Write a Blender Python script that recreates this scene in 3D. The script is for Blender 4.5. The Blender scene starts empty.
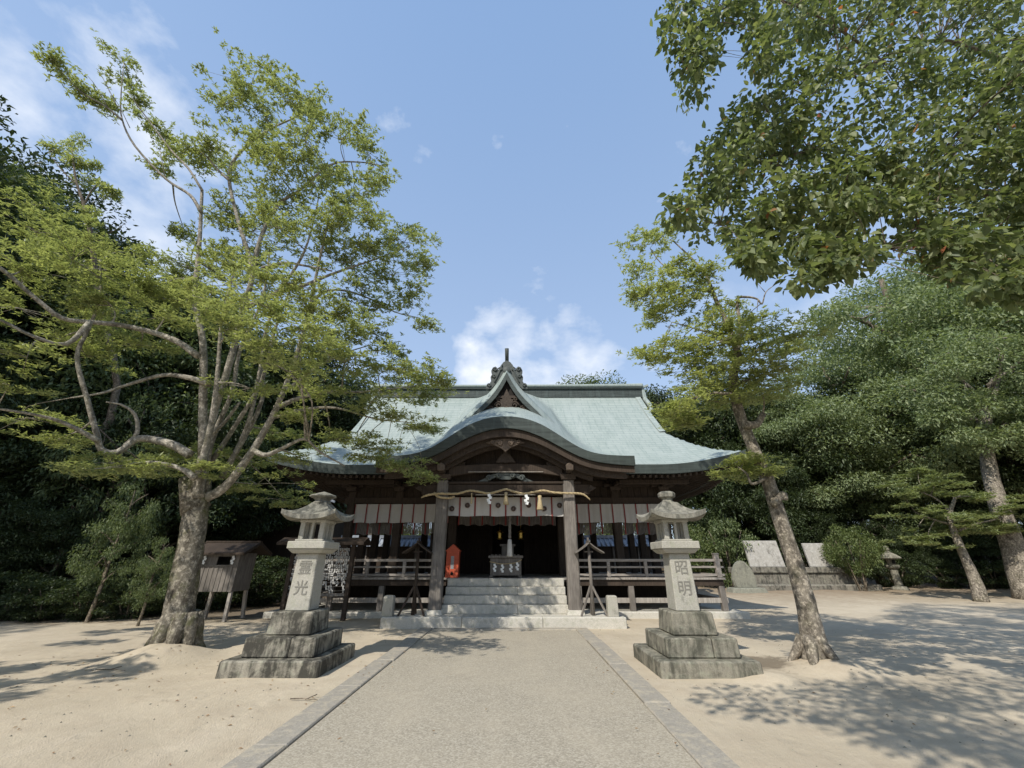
import bpy, bmesh, math, random
import numpy as np
from mathutils import Vector, Matrix, Euler
random.seed(7); RNG = np.random.default_rng(7)
R = math.radians
S = bpy.context.scene
COL = S.collection

# ------------------------------------------------------------------ camera, sky, sun, exposure
CAMLOC = Vector((0.27, 0.0, 1.55)); PITCH = R(24.04); YAW = R(0.34); FPX = 399.0
cam = bpy.data.cameras.new("camera"); camo = bpy.data.objects.new("camera", cam); COL.objects.link(camo)
cam.sensor_fit = 'HORIZONTAL'; cam.sensor_width = 36.0; cam.lens = FPX / 1024 * 36.0
cam.clip_start = 0.05; cam.clip_end = 2000
camo.location = CAMLOC; camo.rotation_euler = (R(90) + PITCH, 0, YAW)
S.camera = camo

def W(px, py, Y):
    """point of the plane y=Y seen at a photo pixel (used while surveying the photograph)"""
    u = (px - 512) / FPX; v = (384 - py) / FPX
    d = (u, math.cos(PITCH) - v * math.sin(PITCH), math.sin(PITCH) + v * math.cos(PITCH))
    dx = d[0] * math.cos(YAW) - d[1] * math.sin(YAW); dy = d[0] * math.sin(YAW) + d[1] * math.cos(YAW)
    t = Y / dy
    return Vector((CAMLOC.x + dx * t, Y, CAMLOC.z + d[2] * t))
def Wdir(px, py):
    return (W(px, py, 10.0) - CAMLOC).normalized()
def depth_of(p):
    q = p - CAMLOC
    return q.y * math.cos(PITCH) + q.z * math.sin(PITCH)

SUNDIR = Vector((0.60, 0.95, -1.15)).normalized()      # the way light travels
SUN_EL = math.asin(-SUNDIR.z); SUN_ROT = math.atan2(-SUNDIR.x, -SUNDIR.y)
sun = bpy.data.lights.new("sun", 'SUN'); suno = bpy.data.objects.new("sun", sun); COL.objects.link(suno)
sun.energy = 3.9; sun.angle = R(0.53); sun.color = (1.0, 0.95, 0.86)
suno.rotation_euler = SUNDIR.to_track_quat('-Z', 'Y').to_euler(); suno.location = (-10, -15, 30)

world = bpy.data.worlds.new("World"); S.world = world; world.use_nodes = True
wn = world.node_tree; wn.nodes.clear()
def N(nt, t, **kw):
    n = nt.nodes.new(t)
    for k, v in kw.items():
        if k in ('operation', 'blend_type', 'data_type', 'sky_type', 'feature', 'noise_dimensions', 'interpolation_type', 'clamp', 'sun_disc', 'sun_elevation', 'sun_rotation', 'air_density', 'dust_density', 'ozone_density', 'altitude', 'distance', 'offset', 'offset_frequency', 'squash'):
            setattr(n, k, v)
        else:
            n.inputs[k.replace('_', ' ')].default_value = v
    return n
def L(nt, a, b): nt.links.new(a, b)
def math_node(nt, op, a, b=None, clamp=False):
    n = nt.nodes.new('ShaderNodeMath'); n.operation = op; n.use_clamp = clamp
    for i, x in enumerate((a, b)):
        if x is None: continue
        if isinstance(x, (int, float)): n.inputs[i].default_value = x
        else: nt.links.new(x, n.inputs[i])
    return n.outputs[0]
def ramp(nt, val, stops):
    n = nt.nodes.new('ShaderNodeValToRGB'); nt.links.new(val, n.inputs[0])
    el = n.color_ramp.elements
    while len(el) < len(stops): el.new(0.5)
    for e, (p, c) in zip(el, stops):
        e.position = p; e.color = (c, c, c, 1) if isinstance(c, (int, float)) else (*c[:3], 1)
    return n.outputs[0]
def mixc(nt, fac, a, b, mode='MIX'):
    n = nt.nodes.new('ShaderNodeMix'); n.data_type = 'RGBA'; n.blend_type = mode
    for i, x in ((0, fac), (6, a), (7, b)):
        if isinstance(x, (int, float)): n.inputs[i].default_value = x
        elif isinstance(x, (tuple, list)): n.inputs[i].default_value = (*x[:3], 1)
        else: nt.links.new(x, n.inputs[i])
    return n.outputs[2]

sky = N(wn, 'ShaderNodeTexSky', sky_type='NISHITA', sun_disc=False, sun_elevation=SUN_EL, sun_rotation=SUN_ROT, air_density=1.1, dust_density=1.2, ozone_density=1.6)
tc = wn.nodes.new('ShaderNodeTexCoord')
SKY_STRENGTH = 0.12
nz = N(wn, 'ShaderNodeTexNoise', Scale=7.0, Detail=7.0, Roughness=0.55, Distortion=0.12)
mp = wn.nodes.new('ShaderNodeMapping'); mp.inputs['Scale'].default_value = (1, 1, 1.5)
L(wn, tc.outputs['Generated'], mp.inputs[0]); L(wn, mp.outputs[0], nz.inputs['Vector'])
total = None
for (px, py, rad, amt, lo) in ((540, 345, 9.0, 1.0, .40), (480, 362, 4.0, 1.1, .36), (500, 375, 6.0, .9, .38), (590, 350, 5.0, .85, .42), (75, 140, 13.0, .9, .42), (130, 205, 9.0, .8, .42),
                               (15, 45, 7.0, .6, .42), (140, 255, 6.0, .7, .42), (740, 300, 6, .35, .45), (880, 320, 10, .5, .45)):
    d = Wdir(px, py)
    vm = wn.nodes.new('ShaderNodeVectorMath'); vm.operation = 'DOT_PRODUCT'
    L(wn, tc.outputs['Generated'], vm.inputs[0]); vm.inputs[1].default_value = d
    c1 = math.cos(R(rad * 1.5))
    m = wn.nodes.new('ShaderNodeMapRange'); m.interpolation_type = 'SMOOTHSTEP'
    L(wn, vm.outputs['Value'], m.inputs[0]); m.inputs[1].default_value = c1; m.inputs[2].default_value = 1.0; m.inputs[3].default_value = 0; m.inputs[4].default_value = 1
    n2 = wn.nodes.new('ShaderNodeMapRange'); n2.interpolation_type = 'SMOOTHSTEP'
    edge = math_node(wn, 'SUBTRACT', lo + .30, math_node(wn, 'MULTIPLY', m.outputs[0], .30))
    a = math_node(wn, 'MULTIPLY', math_node(wn, 'SUBTRACT', nz.outputs['Fac'], edge), 3.4, True)
    a = math_node(wn, 'MULTIPLY', a, amt)
    total = a if total is None else math_node(wn, 'MAXIMUM', total, a)
total = math_node(wn, 'MULTIPLY', total, .85, True)
sx_ = wn.nodes.new('ShaderNodeSeparateXYZ'); L(wn, tc.outputs['Generated'], sx_.inputs[0])
haze_c = mixc(wn, ramp(wn, sx_.outputs['Z'], [(.15, 0), (.95, 1)]), (4.7, 5.9, 7.9), (2.5, 4.0, 6.7))
skyc = mixc(wn, 0.6, sky.outputs[0], haze_c)
cloud = mixc(wn, total, skyc, (7.2, 7.5, 8.0))
bg = wn.nodes.new('ShaderNodeBackground'); bg.inputs['Strength'].default_value = SKY_STRENGTH
wo = wn.nodes.new('ShaderNodeOutputWorld')
L(wn, cloud, bg.inputs['Color']); L(wn, bg.outputs[0], wo.inputs['Surface'])

S.view_settings.view_transform = 'Standard'; S.view_settings.look = 'None'
S.view_settings.exposure = 0.26; S.view_settings.gamma = 1.0; S.view_settings.use_curve_mapping = False
S.cycles.max_bounces = 8; S.cycles.diffuse_bounces = 4; S.cycles.glossy_bounces = 2; S.cycles.transmission_bounces = 4; S.cycles.transparent_max_bounces = 4

# ------------------------------------------------------------------ materials
MATS = {}
def new_mat(name):
    m = bpy.data.materials.new(name); m.use_nodes = True; nt = m.node_tree; nt.nodes.clear()
    out = nt.nodes.new('ShaderNodeOutputMaterial'); p = nt.nodes.new('ShaderNodeBsdfPrincipled')
    L(nt, p.outputs[0], out.inputs[0]); MATS[name] = m
    return m, nt, p, out
def coords(nt, kind='Object', scale=(1, 1, 1), rot=(0, 0, 0)):
    t = nt.nodes.new('ShaderNodeTexCoord'); mpn = nt.nodes.new('ShaderNodeMapping')
    mpn.inputs['Scale'].default_value = scale; mpn.inputs['Rotation'].default_value = rot
    if kind == 'World':
        g = nt.nodes.new('ShaderNodeNewGeometry'); L(nt, g.outputs['Position'], mpn.inputs[0])
    else:
        L(nt, t.outputs[kind], mpn.inputs[0])
    return mpn.outputs[0]
def noise(nt, vec, scale, detail=5, rough=.6, dist=0.0):
    n = N(nt, 'ShaderNodeTexNoise', Scale=scale, Detail=detail, Roughness=rough, Distortion=dist); L(nt, vec, n.inputs['Vector'])
    return n.outputs['Fac']
def bump(nt, p, h, strength=.4, dist=.02):
    b = N(nt, 'ShaderNodeBump', Strength=strength); b.inputs['Distance'].default_value = dist
    L(nt, h, b.inputs['Height']); L(nt, b.outputs[0], p.inputs['Normal'])
def spec(p, r, s=.3):
    p.inputs['Roughness'].default_value = r; p.inputs['Specular IOR Level'].default_value = s

def mat_wood(name, dark, light, scale=(14, 14, 1.2), rough=.75, patches=.5):
    m, nt, p, o = new_mat(name); v = coords(nt, 'World', scale)
    g = noise(nt, v, 2.2, 6, .65, .6); b = noise(nt, coords(nt, 'World'), 1.3, 4)
    c = ramp(nt, g, [(.28, dark), (.72, light)])
    c = mixc(nt, ramp(nt, b, [(.4, 0), (.7, patches)]), c, tuple(x * .6 for x in dark))
    L(nt, c, p.inputs['Base Color']); spec(p, rough, .25); bump(nt, p, g, .35, .01); return m
def mat_plain(name, c, rough=.6, var=.12, scale=6, metal=0, sp=.3):
    m, nt, p, o = new_mat(name); n = noise(nt, coords(nt), scale)
    cc = ramp(nt, n, [(.25, tuple(x * (1 - var) for x in c)), (.75, tuple(min(1, x * (1 + var)) for x in c))])
    L(nt, cc, p.inputs['Base Color']); spec(p, rough, sp); p.inputs['Metallic'].default_value = metal; bump(nt, p, n, .15, .01); return m
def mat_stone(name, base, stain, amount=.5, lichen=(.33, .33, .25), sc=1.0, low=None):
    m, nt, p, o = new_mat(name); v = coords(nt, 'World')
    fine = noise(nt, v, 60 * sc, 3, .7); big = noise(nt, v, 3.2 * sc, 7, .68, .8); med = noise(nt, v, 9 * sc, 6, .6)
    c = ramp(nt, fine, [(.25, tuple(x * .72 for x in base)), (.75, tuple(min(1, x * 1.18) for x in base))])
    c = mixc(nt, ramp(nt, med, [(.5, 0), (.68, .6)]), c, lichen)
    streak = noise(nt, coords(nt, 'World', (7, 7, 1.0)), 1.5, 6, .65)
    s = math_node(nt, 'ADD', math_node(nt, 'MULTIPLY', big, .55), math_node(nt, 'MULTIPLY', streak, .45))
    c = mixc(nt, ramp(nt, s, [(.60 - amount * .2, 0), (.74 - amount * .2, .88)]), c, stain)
    L(nt, c, p.inputs['Base Color']); spec(p, .85, .2)
    bump(nt, p, math_node(nt, 'ADD', fine, big), .45, .015); return m

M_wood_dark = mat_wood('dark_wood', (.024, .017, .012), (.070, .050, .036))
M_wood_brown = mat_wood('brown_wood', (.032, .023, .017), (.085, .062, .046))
M_wood_grey = mat_wood('weathered_wood', (.10, .088, .076), (.28, .25, .22))
M_wood_pale = mat_wood('pale_wood', (.20, .175, .15), (.46, .42, .37), patches=.25)
M_wood_rail = mat_wood('rail_wood', (.20, .175, .15), (.42, .38, .34), scale=(1.2, 14, 14), patches=.3)
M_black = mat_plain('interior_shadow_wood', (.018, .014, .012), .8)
M_stone = mat_stone('lantern_stone', (.41, .39, .335), (.13, .13, .11), .30)
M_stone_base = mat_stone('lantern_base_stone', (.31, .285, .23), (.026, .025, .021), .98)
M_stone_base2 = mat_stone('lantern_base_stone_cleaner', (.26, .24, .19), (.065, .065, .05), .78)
M_stone_step = mat_stone('step_stone', (.54, .51, .445), (.22, .21, .18), .2)
M_stone_wall = mat_stone('wall_stone', (.22, .20, .165), (.035, .035, .03), .68)
M_panel_stone = mat_stone('panel_stone', (.42, .40, .36), (.17, .16, .14), .45, (.58, .57, .54))
M_granite = mat_stone('granite_kerb', (.34, .31, .26), (.48, .415, .31), .55, (.26, .24, .20))
M_stone_cap = mat_stone('lantern_cap_stone', (.26, .245, .205), (.065, .065, .055), .75, (.36, .35, .28))
M_engrave = mat_plain('engraved_lettering', (.20, .19, .165), .9)
M_red = mat_plain('vermilion_paint', (.50, .095, .045), .5, .18, 9)
M_redcloth = mat_plain('red_cloth', (.22, .045, .04), .85)
M_cloth = mat_plain('white_cloth', (.50, .48, .45), .9, .06, 3)
M_crest = mat_plain('dark_crest', (.20, .15, .13), .9)
M_paper = mat_plain('white_paper', (.82, .82, .80), .8, .03)
M_slip_shaded = mat_plain('shaded_tied_paper', (.42, .41, .39), .9, .25, 30)  # white paper slips, greyed in the colour to carry their shade
M_straw = mat_plain('straw', (.42, .33, .19), .85, .25, 40)
M_gold = mat_plain('gilded_metal', (.65, .45, .12), .35, .1, 10, .8)
M_metal = mat_plain('dull_metal', (.30, .30, .30), .5, .1, 10, .3)
M_dark = mat_plain('dark_opening', (.01, .01, .01), .9)
M_orn = mat_plain('ornament_copper', (.075, .085, .08), .6, .35, 14)
M_carve = mat_wood('carved_wood', (.03, .023, .018), (.10, .075, .058), scale=(8, 8, 8))
M_carve_pale = mat_wood('carved_pale_wood', (.07, .052, .04), (.19, .145, .11), scale=(8, 8, 8))

def mat_copper():
    m, nt, p, o = new_mat('verdigris_copper'); v = coords(nt, 'World')
    br = nt.nodes.new('ShaderNodeTexBrick'); L(nt, v, br.inputs['Vector'])
    br.inputs['Scale'].default_value = 1.0; br.inputs['Brick Width'].default_value = .62; br.inputs['Row Height'].default_value = .16
    br.inputs['Mortar Size'].default_value = .011; br.inputs['Mortar Smooth'].default_value = .3; br.offset = .5
    br.inputs['Color1'].default_value = (.315, .358, .33, 1); br.inputs['Color2'].default_value = (.28, .325, .30, 1); br.inputs['Mortar'].default_value = (.175, .215, .20, 1)
    big = noise(nt, coords(nt, 'World', (1, .35, .35)), 1.1, 7, .65, .4); f = noise(nt, v, 14, 4, .7)
    c = mixc(nt, ramp(nt, big, [(.38, 0), (.7, .5)]), br.outputs['Color'], (.37, .405, .385))
    c = mixc(nt, ramp(nt, noise(nt, coords(nt, 'World', (5.0, .5, .5)), 1.9, 7, .72), [(.48, 0), (.72, .8)]), c, (.20, .25, .23))
    c = mixc(nt, ramp(nt, f, [(.55, 0), (.8, .25)]), c, (.47, .49, .47))
    L(nt, c, p.inputs['Base Color']); spec(p, .6, .3); bump(nt, p, br.outputs['Fac'], -.45, .025); return m
M_copper = mat_copper()
def mat_rim():
    m, nt, p, o = new_mat('dark_copper_edge'); v = coords(nt, 'World', (1.0, 1.0, 16))
    n = noise(nt, v, 1.0, 4); b = noise(nt, coords(nt, 'World', (5, 5, 1)), 1.2, 6)
    c = ramp(nt, n, [(.3, (.032, .040, .037)), (.7, (.070, .085, .079))])
    c = mixc(nt, ramp(nt, b, [(.5, 0), (.75, .5)]), c, (.10, .13, .12))
    L(nt, c, p.inputs['Base Color']); spec(p, .6, .3); return m
M_rim = mat_rim()
def mat_tile():
    m, nt, p, o = new_mat('grey_roof_tile'); v = coords(nt, 'World')
    n = noise(nt, v, 6); c = ramp(nt, n, [(.3, (.17, .19, .22)), (.7, (.34, .37, .42))])
    L(nt, c, p.inputs['Base Color']); spec(p, .4, .5); return m
M_tile = mat_tile()
def mat_bark(name, dark, light, moss=(.10, .105, .04), mossy=.5):
    m, nt, p, o = new_mat(name); v = coords(nt, 'World', (1, 1, .45))
    a = noise(nt, v, 9, 8, .7, .5); b = noise(nt, coords(nt, 'World'), 3.0, 6, .65); f = noise(nt, coords(nt, 'World'), 16, 5, .7)
    c = ramp(nt, a, [(.3, dark), (.68, light)])
    c = mixc(nt, ramp(nt, f, [(.50, 0), (.62, .85)]), c, tuple(min(1, x * 1.75) for x in light)); c = mixc(nt, ramp(nt, noise(nt, coords(nt, 'World', (1, 1, .6)), 6.5, 7, .75), [(.50, 0), (.62, .8)]), c, tuple(x * .7 for x in dark))
    c = mixc(nt, ramp(nt, b, [(.5, 0), (.66, mossy)]), c, moss)
    L(nt, c, p.inputs['Base Color']); spec(p, .9, .15); bump(nt, p, math_node(nt, 'ADD', a, math_node(nt, 'MULTIPLY', f, .5)), .8, .03); return m
M_bark = mat_bark('mossy_bark', (.07, .058, .043), (.235, .21, .165), mossy=.75)
M_bark2 = mat_bark('scaly_bark', (.075, .063, .05), (.28, .245, .195), mossy=.25)
M_bark3 = mat_bark('forest_bark', (.07, .055, .04), (.20, .165, .125), mossy=.25)
M_limb = mat_bark('grey_limb_bark', (.14, .125, .10), (.33, .30, .25), mossy=.25)

def mat_leaf(name, c1, c2, c3=None, trans=.35, rough=.45, sp=.35, rare=None):
    m = bpy.data.materials.new(name); m.use_nodes = True; nt = m.node_tree; nt.nodes.clear(); MATS[name] = m
    out = nt.nodes.new('ShaderNodeOutputMaterial'); p = nt.nodes.new('ShaderNodeBsdfPrincipled'); t = nt.nodes.new('ShaderNodeBsdfTranslucent'); mx = nt.nodes.new('ShaderNodeMixShader')
    g = nt.nodes.new('ShaderNodeNewGeometry'); r = g.outputs['Random Per Island']
    stops = [(0, c1), (.55, c2), (.993, c3 or c2)]
    if rare: stops.append((.9985, rare))
    c = ramp(nt, r, stops)
    L(nt, c, p.inputs['Base Color']); spec(p, rough, sp)
    tcx = mixc(nt, 1.0, c, (1.25, 1.28, .70), 'MULTIPLY'); L(nt, tcx, t.inputs['Color'])
    mx.inputs[0].default_value = trans; L(nt, p.outputs[0], mx.inputs[1]); L(nt, t.outputs[0], mx.inputs[2]); L(nt, mx.outputs[0], out.inputs[0]); return m
M_leaf_pine = mat_leaf('yellow_green_needles', (.205, .238, .108), (.29, .325, .145), (.395, .42, .195), trans=.48)
M_leaf_pine2 = mat_leaf('green_needles', (.24, .275, .12), (.335, .37, .16), (.44, .46, .21), trans=.5)
M_leaf_camphor = mat_leaf('glossy_broad_leaves', (.085, .115, .05), (.165, .20, .088), (.28, .31, .15), trans=.43, rough=.45, sp=.38, rare=(.42, .14, .07))
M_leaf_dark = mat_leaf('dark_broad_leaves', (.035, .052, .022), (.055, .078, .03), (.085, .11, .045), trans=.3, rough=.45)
M_leaf_mid = mat_leaf('mid_green_leaves', (.085, .12, .05), (.14, .18, .075), (.21, .25, .115), trans=.36)
M_leaf_grey = mat_leaf('grey_green_leaves', (.145, .19, .095), (.215, .265, .13), (.30, .345, .18), trans=.38)
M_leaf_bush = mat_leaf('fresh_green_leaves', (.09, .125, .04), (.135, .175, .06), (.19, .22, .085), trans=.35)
M_leaf_fresh = mat_leaf('bright_green_needles', (.17, .205, .10), (.24, .28, .13), (.32, .345, .17), trans=.42)
M_litter = mat_leaf('dry_leaf_litter', (.20, .10, .05), (.30, .19, .10), (.38, .25, .12), trans=.1)

def mat_sand():
    m, nt, p, o = new_mat('sandy_ground'); v = coords(nt, 'World')
    big = noise(nt, v, .35, 6, .6, .4); med = noise(nt, v, 2.2, 7, .66); fine = noise(nt, v, 70, 3, .7); tr = noise(nt, coords(nt, 'World', (1, .3, 1)), 3.0, 6, .7)
    c = ramp(nt, big, [(.35, (.46, .392, .29)), (.65, (.575, .495, .372))])
    c = mixc(nt, ramp(nt, med, [(.45, 0), (.75, .55)]), c, (.40, .325, .24))
    c = mixc(nt, ramp(nt, tr, [(.52, 0), (.8, .4)]), c, (.62, .53, .415))
    c = mixc(nt, ramp(nt, fine, [(.45, 0), (.8, .35)]), c, (.33, .27, .21))
    gx = nt.nodes.new('ShaderNodeSeparateXYZ'); L(nt, v, gx.inputs[0])
    far = math_node(nt, 'ADD', gx.outputs['Y'], math_node(nt, 'MULTIPLY', math_node(nt, 'SUBTRACT', med, .5), 6))
    litter = ramp(nt, math_node(nt, 'MULTIPLY', far, 1 / 40.0), [(.44, 0), (.60, .75)])
    c = mixc(nt, litter, c, (.20, .145, .095))
    xx = math_node(nt, 'ADD', gx.outputs['X'], math_node(nt, 'MULTIPLY', math_node(nt, 'SUBTRACT', med, .5), 3))
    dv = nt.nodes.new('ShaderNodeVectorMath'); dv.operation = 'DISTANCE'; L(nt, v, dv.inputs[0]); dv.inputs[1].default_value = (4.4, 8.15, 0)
    soil_shade = math_node(nt, 'ADD', dv.outputs['Value'], math_node(nt, 'MULTIPLY', math_node(nt, 'SUBTRACT', med, .5), 2.2))
    c = mixc(nt, ramp(nt, soil_shade, [(.35, .8), (.75, 0)]), c, (.15, .12, .085))  # dark soil, with part of the tree's shadow painted into the same patch
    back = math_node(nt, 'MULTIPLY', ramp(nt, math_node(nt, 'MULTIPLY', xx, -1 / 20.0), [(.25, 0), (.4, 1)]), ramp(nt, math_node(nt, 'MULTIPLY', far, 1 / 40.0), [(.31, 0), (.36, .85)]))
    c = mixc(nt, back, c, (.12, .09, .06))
    c = mixc(nt, ramp(nt, math_node(nt, 'MULTIPLY', math_node(nt, 'ADD', gx.outputs['Z'], math_node(nt, 'MULTIPLY', med, .4)), .5), [(.22, 0), (.42, .92)]), c, (.085, .065, .04))
    L(nt, c, p.inputs['Base Color']); spec(p, .95, .1); 
    pits = nt.nodes.new('ShaderNodeTexVoronoi'); pits.inputs['Scale'].default_value = 3.4; L(nt, mixc(nt, .08, v, nt.nodes['Noise Texture'].outputs['Color']), pits.inputs['Vector'])
    pit = ramp(nt, pits.outputs['Distance'], [(.05, 0), (.30, 1)])
    bump(nt, p, math_node(nt, 'ADD', math_node(nt, 'MULTIPLY', pit, .35), math_node(nt, 'ADD', math_node(nt, 'MULTIPLY', fine, .4), math_node(nt, 'ADD', med, tr))), .75, .035); return m
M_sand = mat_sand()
def mat_gravel():
    m, nt, p, o = new_mat('fine_gravel'); v = coords(nt, 'World')
    vo = nt.nodes.new('ShaderNodeTexVoronoi'); L(nt, v, vo.inputs['Vector']); vo.inputs['Scale'].default_value = 75
    big = noise(nt, v, .9, 6, .65); n = noise(nt, v, 6, 6, .7)
    c = mixc(nt, .5, vo.outputs['Color'], (.5, .5, .5))
    sp = nt.nodes.new('ShaderNodeSeparateColor'); L(nt, c, sp.inputs[0])
    c = ramp(nt, sp.outputs[0], [(.25, (.25, .22, .17)), (.55, (.36, .32, .25)), (.75, (.45, .405, .325))])
    c = mixc(nt, ramp(nt, big, [(.42, 0), (.7, .5)]), c, (.41, .36, .275))
    c = mixc(nt, ramp(nt, n, [(.55, 0), (.75, .4)]), c, (.33, .295, .245))
    st = noise(nt, coords(nt, 'World', (1.6, .22, 1)), 1.4, 6, .65); c = mixc(nt, ramp(nt, st, [(.48, 0), (.75, .35)]), c, (.44, .385, .295))
    spots = noise(nt, v, 2.6, 7, .72); c = mixc(nt, ramp(nt, spots, [(.56, 0), (.74, .45)]), c, (.25, .22, .175))
    L(nt, c, p.inputs['Base Color']); spec(p, .9, .15); bump(nt, p, vo.outputs['Distance'], -.6, .015); return m
M_gravel = mat_gravel()
M_hill = mat_plain('forest_floor', (.05, .045, .025), .95, .4, .5)

# ------------------------------------------------------------------ mesh helpers
class MB:
    def __init__(s): s.v = []; s.f = []; s.mi = []; s.sm = []
    def add(s, vs, fs, mi=0, sm=False):
        b = len(s.v); s.v += [Vector(p) for p in vs]
        for f in fs: s.f.append([b + i for i in f]); s.mi.append(mi); s.sm.append(sm)
        return s
    def box(s, c, size, rot=None, mi=0, taper=1.0):
        hx, hy, hz = (a / 2 for a in size); vs = []
        for z, k in ((-hz, 1), (hz, taper)):
            for x, y in ((-hx, -hy), (hx, -hy), (hx, hy), (-hx, hy)): vs.append(Vector((x * k, y * k, z)))
        if rot is not None:
            m = Euler(rot).to_matrix(); vs = [m @ p for p in vs]
        c = Vector(c)
        return s.add([p + c for p in vs], [(3, 2, 1, 0), (4, 5, 6, 7), (0, 1, 5, 4), (1, 2, 6, 5), (2, 3, 7, 6), (3, 0, 4, 7)], mi)
    def box2(s, a, b, mi=0):
        a = Vector(a); b = Vector(b); return s.box((a + b) / 2, [abs(q) for q in (b - a)], None, mi)
    def beam(s, a, b, w, h, mi=0):
        a = Vector(a); b = Vector(b); d = (b - a); ln = d.length; d.normalize()
        up = Vector((0, 0, 1)) if abs(d.z) < .95 else Vector((0, 1, 0))
        x = d.cross(up).normalized() * (w / 2); y = x.cross(d).normalized() * (h / 2)
        vs = [a - x - y, a + x - y, a + x + y, a - x + y, b - x - y, b + x - y, b + x + y, b - x + y]
        return s.add(vs, [(3, 2, 1, 0), (4, 5, 6, 7), (0, 1, 5, 4), (1, 2, 6, 5), (2, 3, 7, 6), (3, 0, 4, 7)], mi)
    def tube(s, pts, rad, n=8, mi=0, sm=True, cap=True, wob=0.0):
        pts = [Vector(p) for p in pts]; k = len(pts)
        if isinstance(rad, (int, float)): rad = [rad] * k
        vs = []; prev = None
        for i, p in enumerate(pts):
            t = (pts[min(i + 1, k - 1)] - pts[max(i - 1, 0)]).normalized()
            if prev is None: a = t.cross(Vector((0, 0, 1)) if abs(t.z) < .9 else Vector((1, 0, 0))).normalized()
            else: a = (prev - t * prev.dot(t)).normalized()
            prev = a; b = t.cross(a)
            for j in range(n):
                an = 2 * math.pi * j / n; r = rad[i] * (1 + (random.uniform(-wob, wob) if wob else 0))
                vs.append(p + (a * math.cos(an) + b * math.sin(an)) * r)
        fs = [(i * n + j, i * n + (j + 1) % n, (i + 1) * n + (j + 1) % n, (i + 1) * n + j) for i in range(k - 1) for j in range(n)]
        if cap: fs += [tuple(range(n - 1, -1, -1)), tuple((k - 1) * n + j for j in range(n))]
        return s.add(vs, fs, mi, sm)
    def lathe(s, c, prof, n=20, mi=0, sm=True, rot0=0.0):
        c = Vector(c); vs = []
        for r, z in prof:
            for j in range(n):
                a = 2 * math.pi * j / n + rot0; vs.append(c + Vector((r * math.cos(a), r * math.sin(a), z)))
        k = len(prof)
        fs = [(i * n + j, i * n + (j + 1) % n, (i + 1) * n + (j + 1) % n, (i + 1) * n + j) for i in range(k - 1) for j in range(n)]
        fs += [tuple(range(n - 1, -1, -1)), tuple((k - 1) * n + j for j in range(n))]
        return s.add(vs, fs, mi, sm)
    def prism(s, poly, y0, y1, mi=0):
        """poly of (x,z), extruded along y; ccw seen from -y"""
        n = len(poly)
        vs = [(x, y0, z) for x, z in poly] + [(x, y1, z) for x, z in poly]
        return s.add(vs, [tuple(range(n)), tuple(range(2 * n - 1, n - 1, -1))] + [(i, n + i, n + (i + 1) % n, (i + 1) % n) for i in range(n)], mi)
    def ribbon(s, top, bot, y0, y1, mi=0):
        """top/bot polylines of (x,z) → a curved board between y0 and y1"""
        n = len(top); vs = [(x, y0, z) for x, z in top] + [(x, y0, z) for x, z in bot] + [(x, y1, z) for x, z in top] + [(x, y1, z) for x, z in bot]
        fs = []
        for i in range(n - 1):
            fs += [(i, n + i, n + i + 1, i + 1), (2 * n + i, 2 * n + i + 1, 3 * n + i + 1, 3 * n + i), (i, i + 1, 2 * n + i + 1, 2 * n + i), (n + i, 3 * n + i, 3 * n + i + 1, n + i + 1)]
        fs += [(0, 2 * n, 3 * n, n), (n - 1, 2 * n - 1, 4 * n - 1, 3 * n - 1)]
        return s.add(vs, fs, mi)
    def grid(s, rows, mi=0, sm=True, flip=False):
        k = len(rows); n = len(rows[0]); vs = [p for r in rows for p in r]
        fs = [(i * n + j, i * n + j + 1, (i + 1) * n + j + 1, (i + 1) * n + j) for i in range(k - 1) for j in range(n - 1)]
        if flip: fs = [f[::-1] for f in fs]
        return s.add(vs, fs, mi, sm)
    def build(s, name, mats, parent=None, bevel=0.0, seg=1, loc=None):
        me = bpy.data.meshes.new(name)
        off = Vector((0, 0, 0))
        if parent is not None:
            q = parent
            while q is not None: off = off + q.location; q = q.parent
        if loc is not None: off = Vector(loc)
        me.from_pydata([tuple(p - off) for p in s.v], [], s.f)
        if not isinstance(mats, (list, tuple)): mats = [mats]
        for m in mats: me.materials.append(m)
        me.polygons.foreach_set('material_index', s.mi); me.polygons.foreach_set('use_smooth', s.sm)
        bm = bmesh.new(); bm.from_mesh(me)
        bmesh.ops.recalc_face_normals(bm, faces=bm.faces) if bevel >= 0 and not getattr(s, 'keepn', False) else None
        if bevel > 0:
            ed = [e for e in bm.edges if len(e.link_faces) == 2 and e.calc_face_angle(0) > .5]
            bmesh.ops.bevel(bm, geom=ed, offset=bevel, segments=seg, affect='EDGES', clamp_overlap=True)
        bm.to_mesh(me); bm.free(); me.update()
        o = bpy.data.objects.new(name, me); COL.objects.link(o)
        if parent is not None: o.parent = parent
        elif loc is not None: o.location = loc
        return o
def tag(o, label=None, cat=None, group=None, kind=None):
    if label: o['label'] = label
    if cat: o['category'] = cat
    if group: o['group'] = group
    if kind: o['kind'] = kind
    return o
def thing(name, label, cat, loc=(0, 0, 0), group=None):
    o = bpy.data.objects.new(name, None); COL.objects.link(o); o.location = loc; o.empty_display_size = .2
    return tag(o, label, cat, group)
def copy_tree(o, parent=None):
    c = o.copy(); COL.objects.link(c); c.parent = parent
    for ch in list(o.children): copy_tree(ch, c)
    return c
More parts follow.
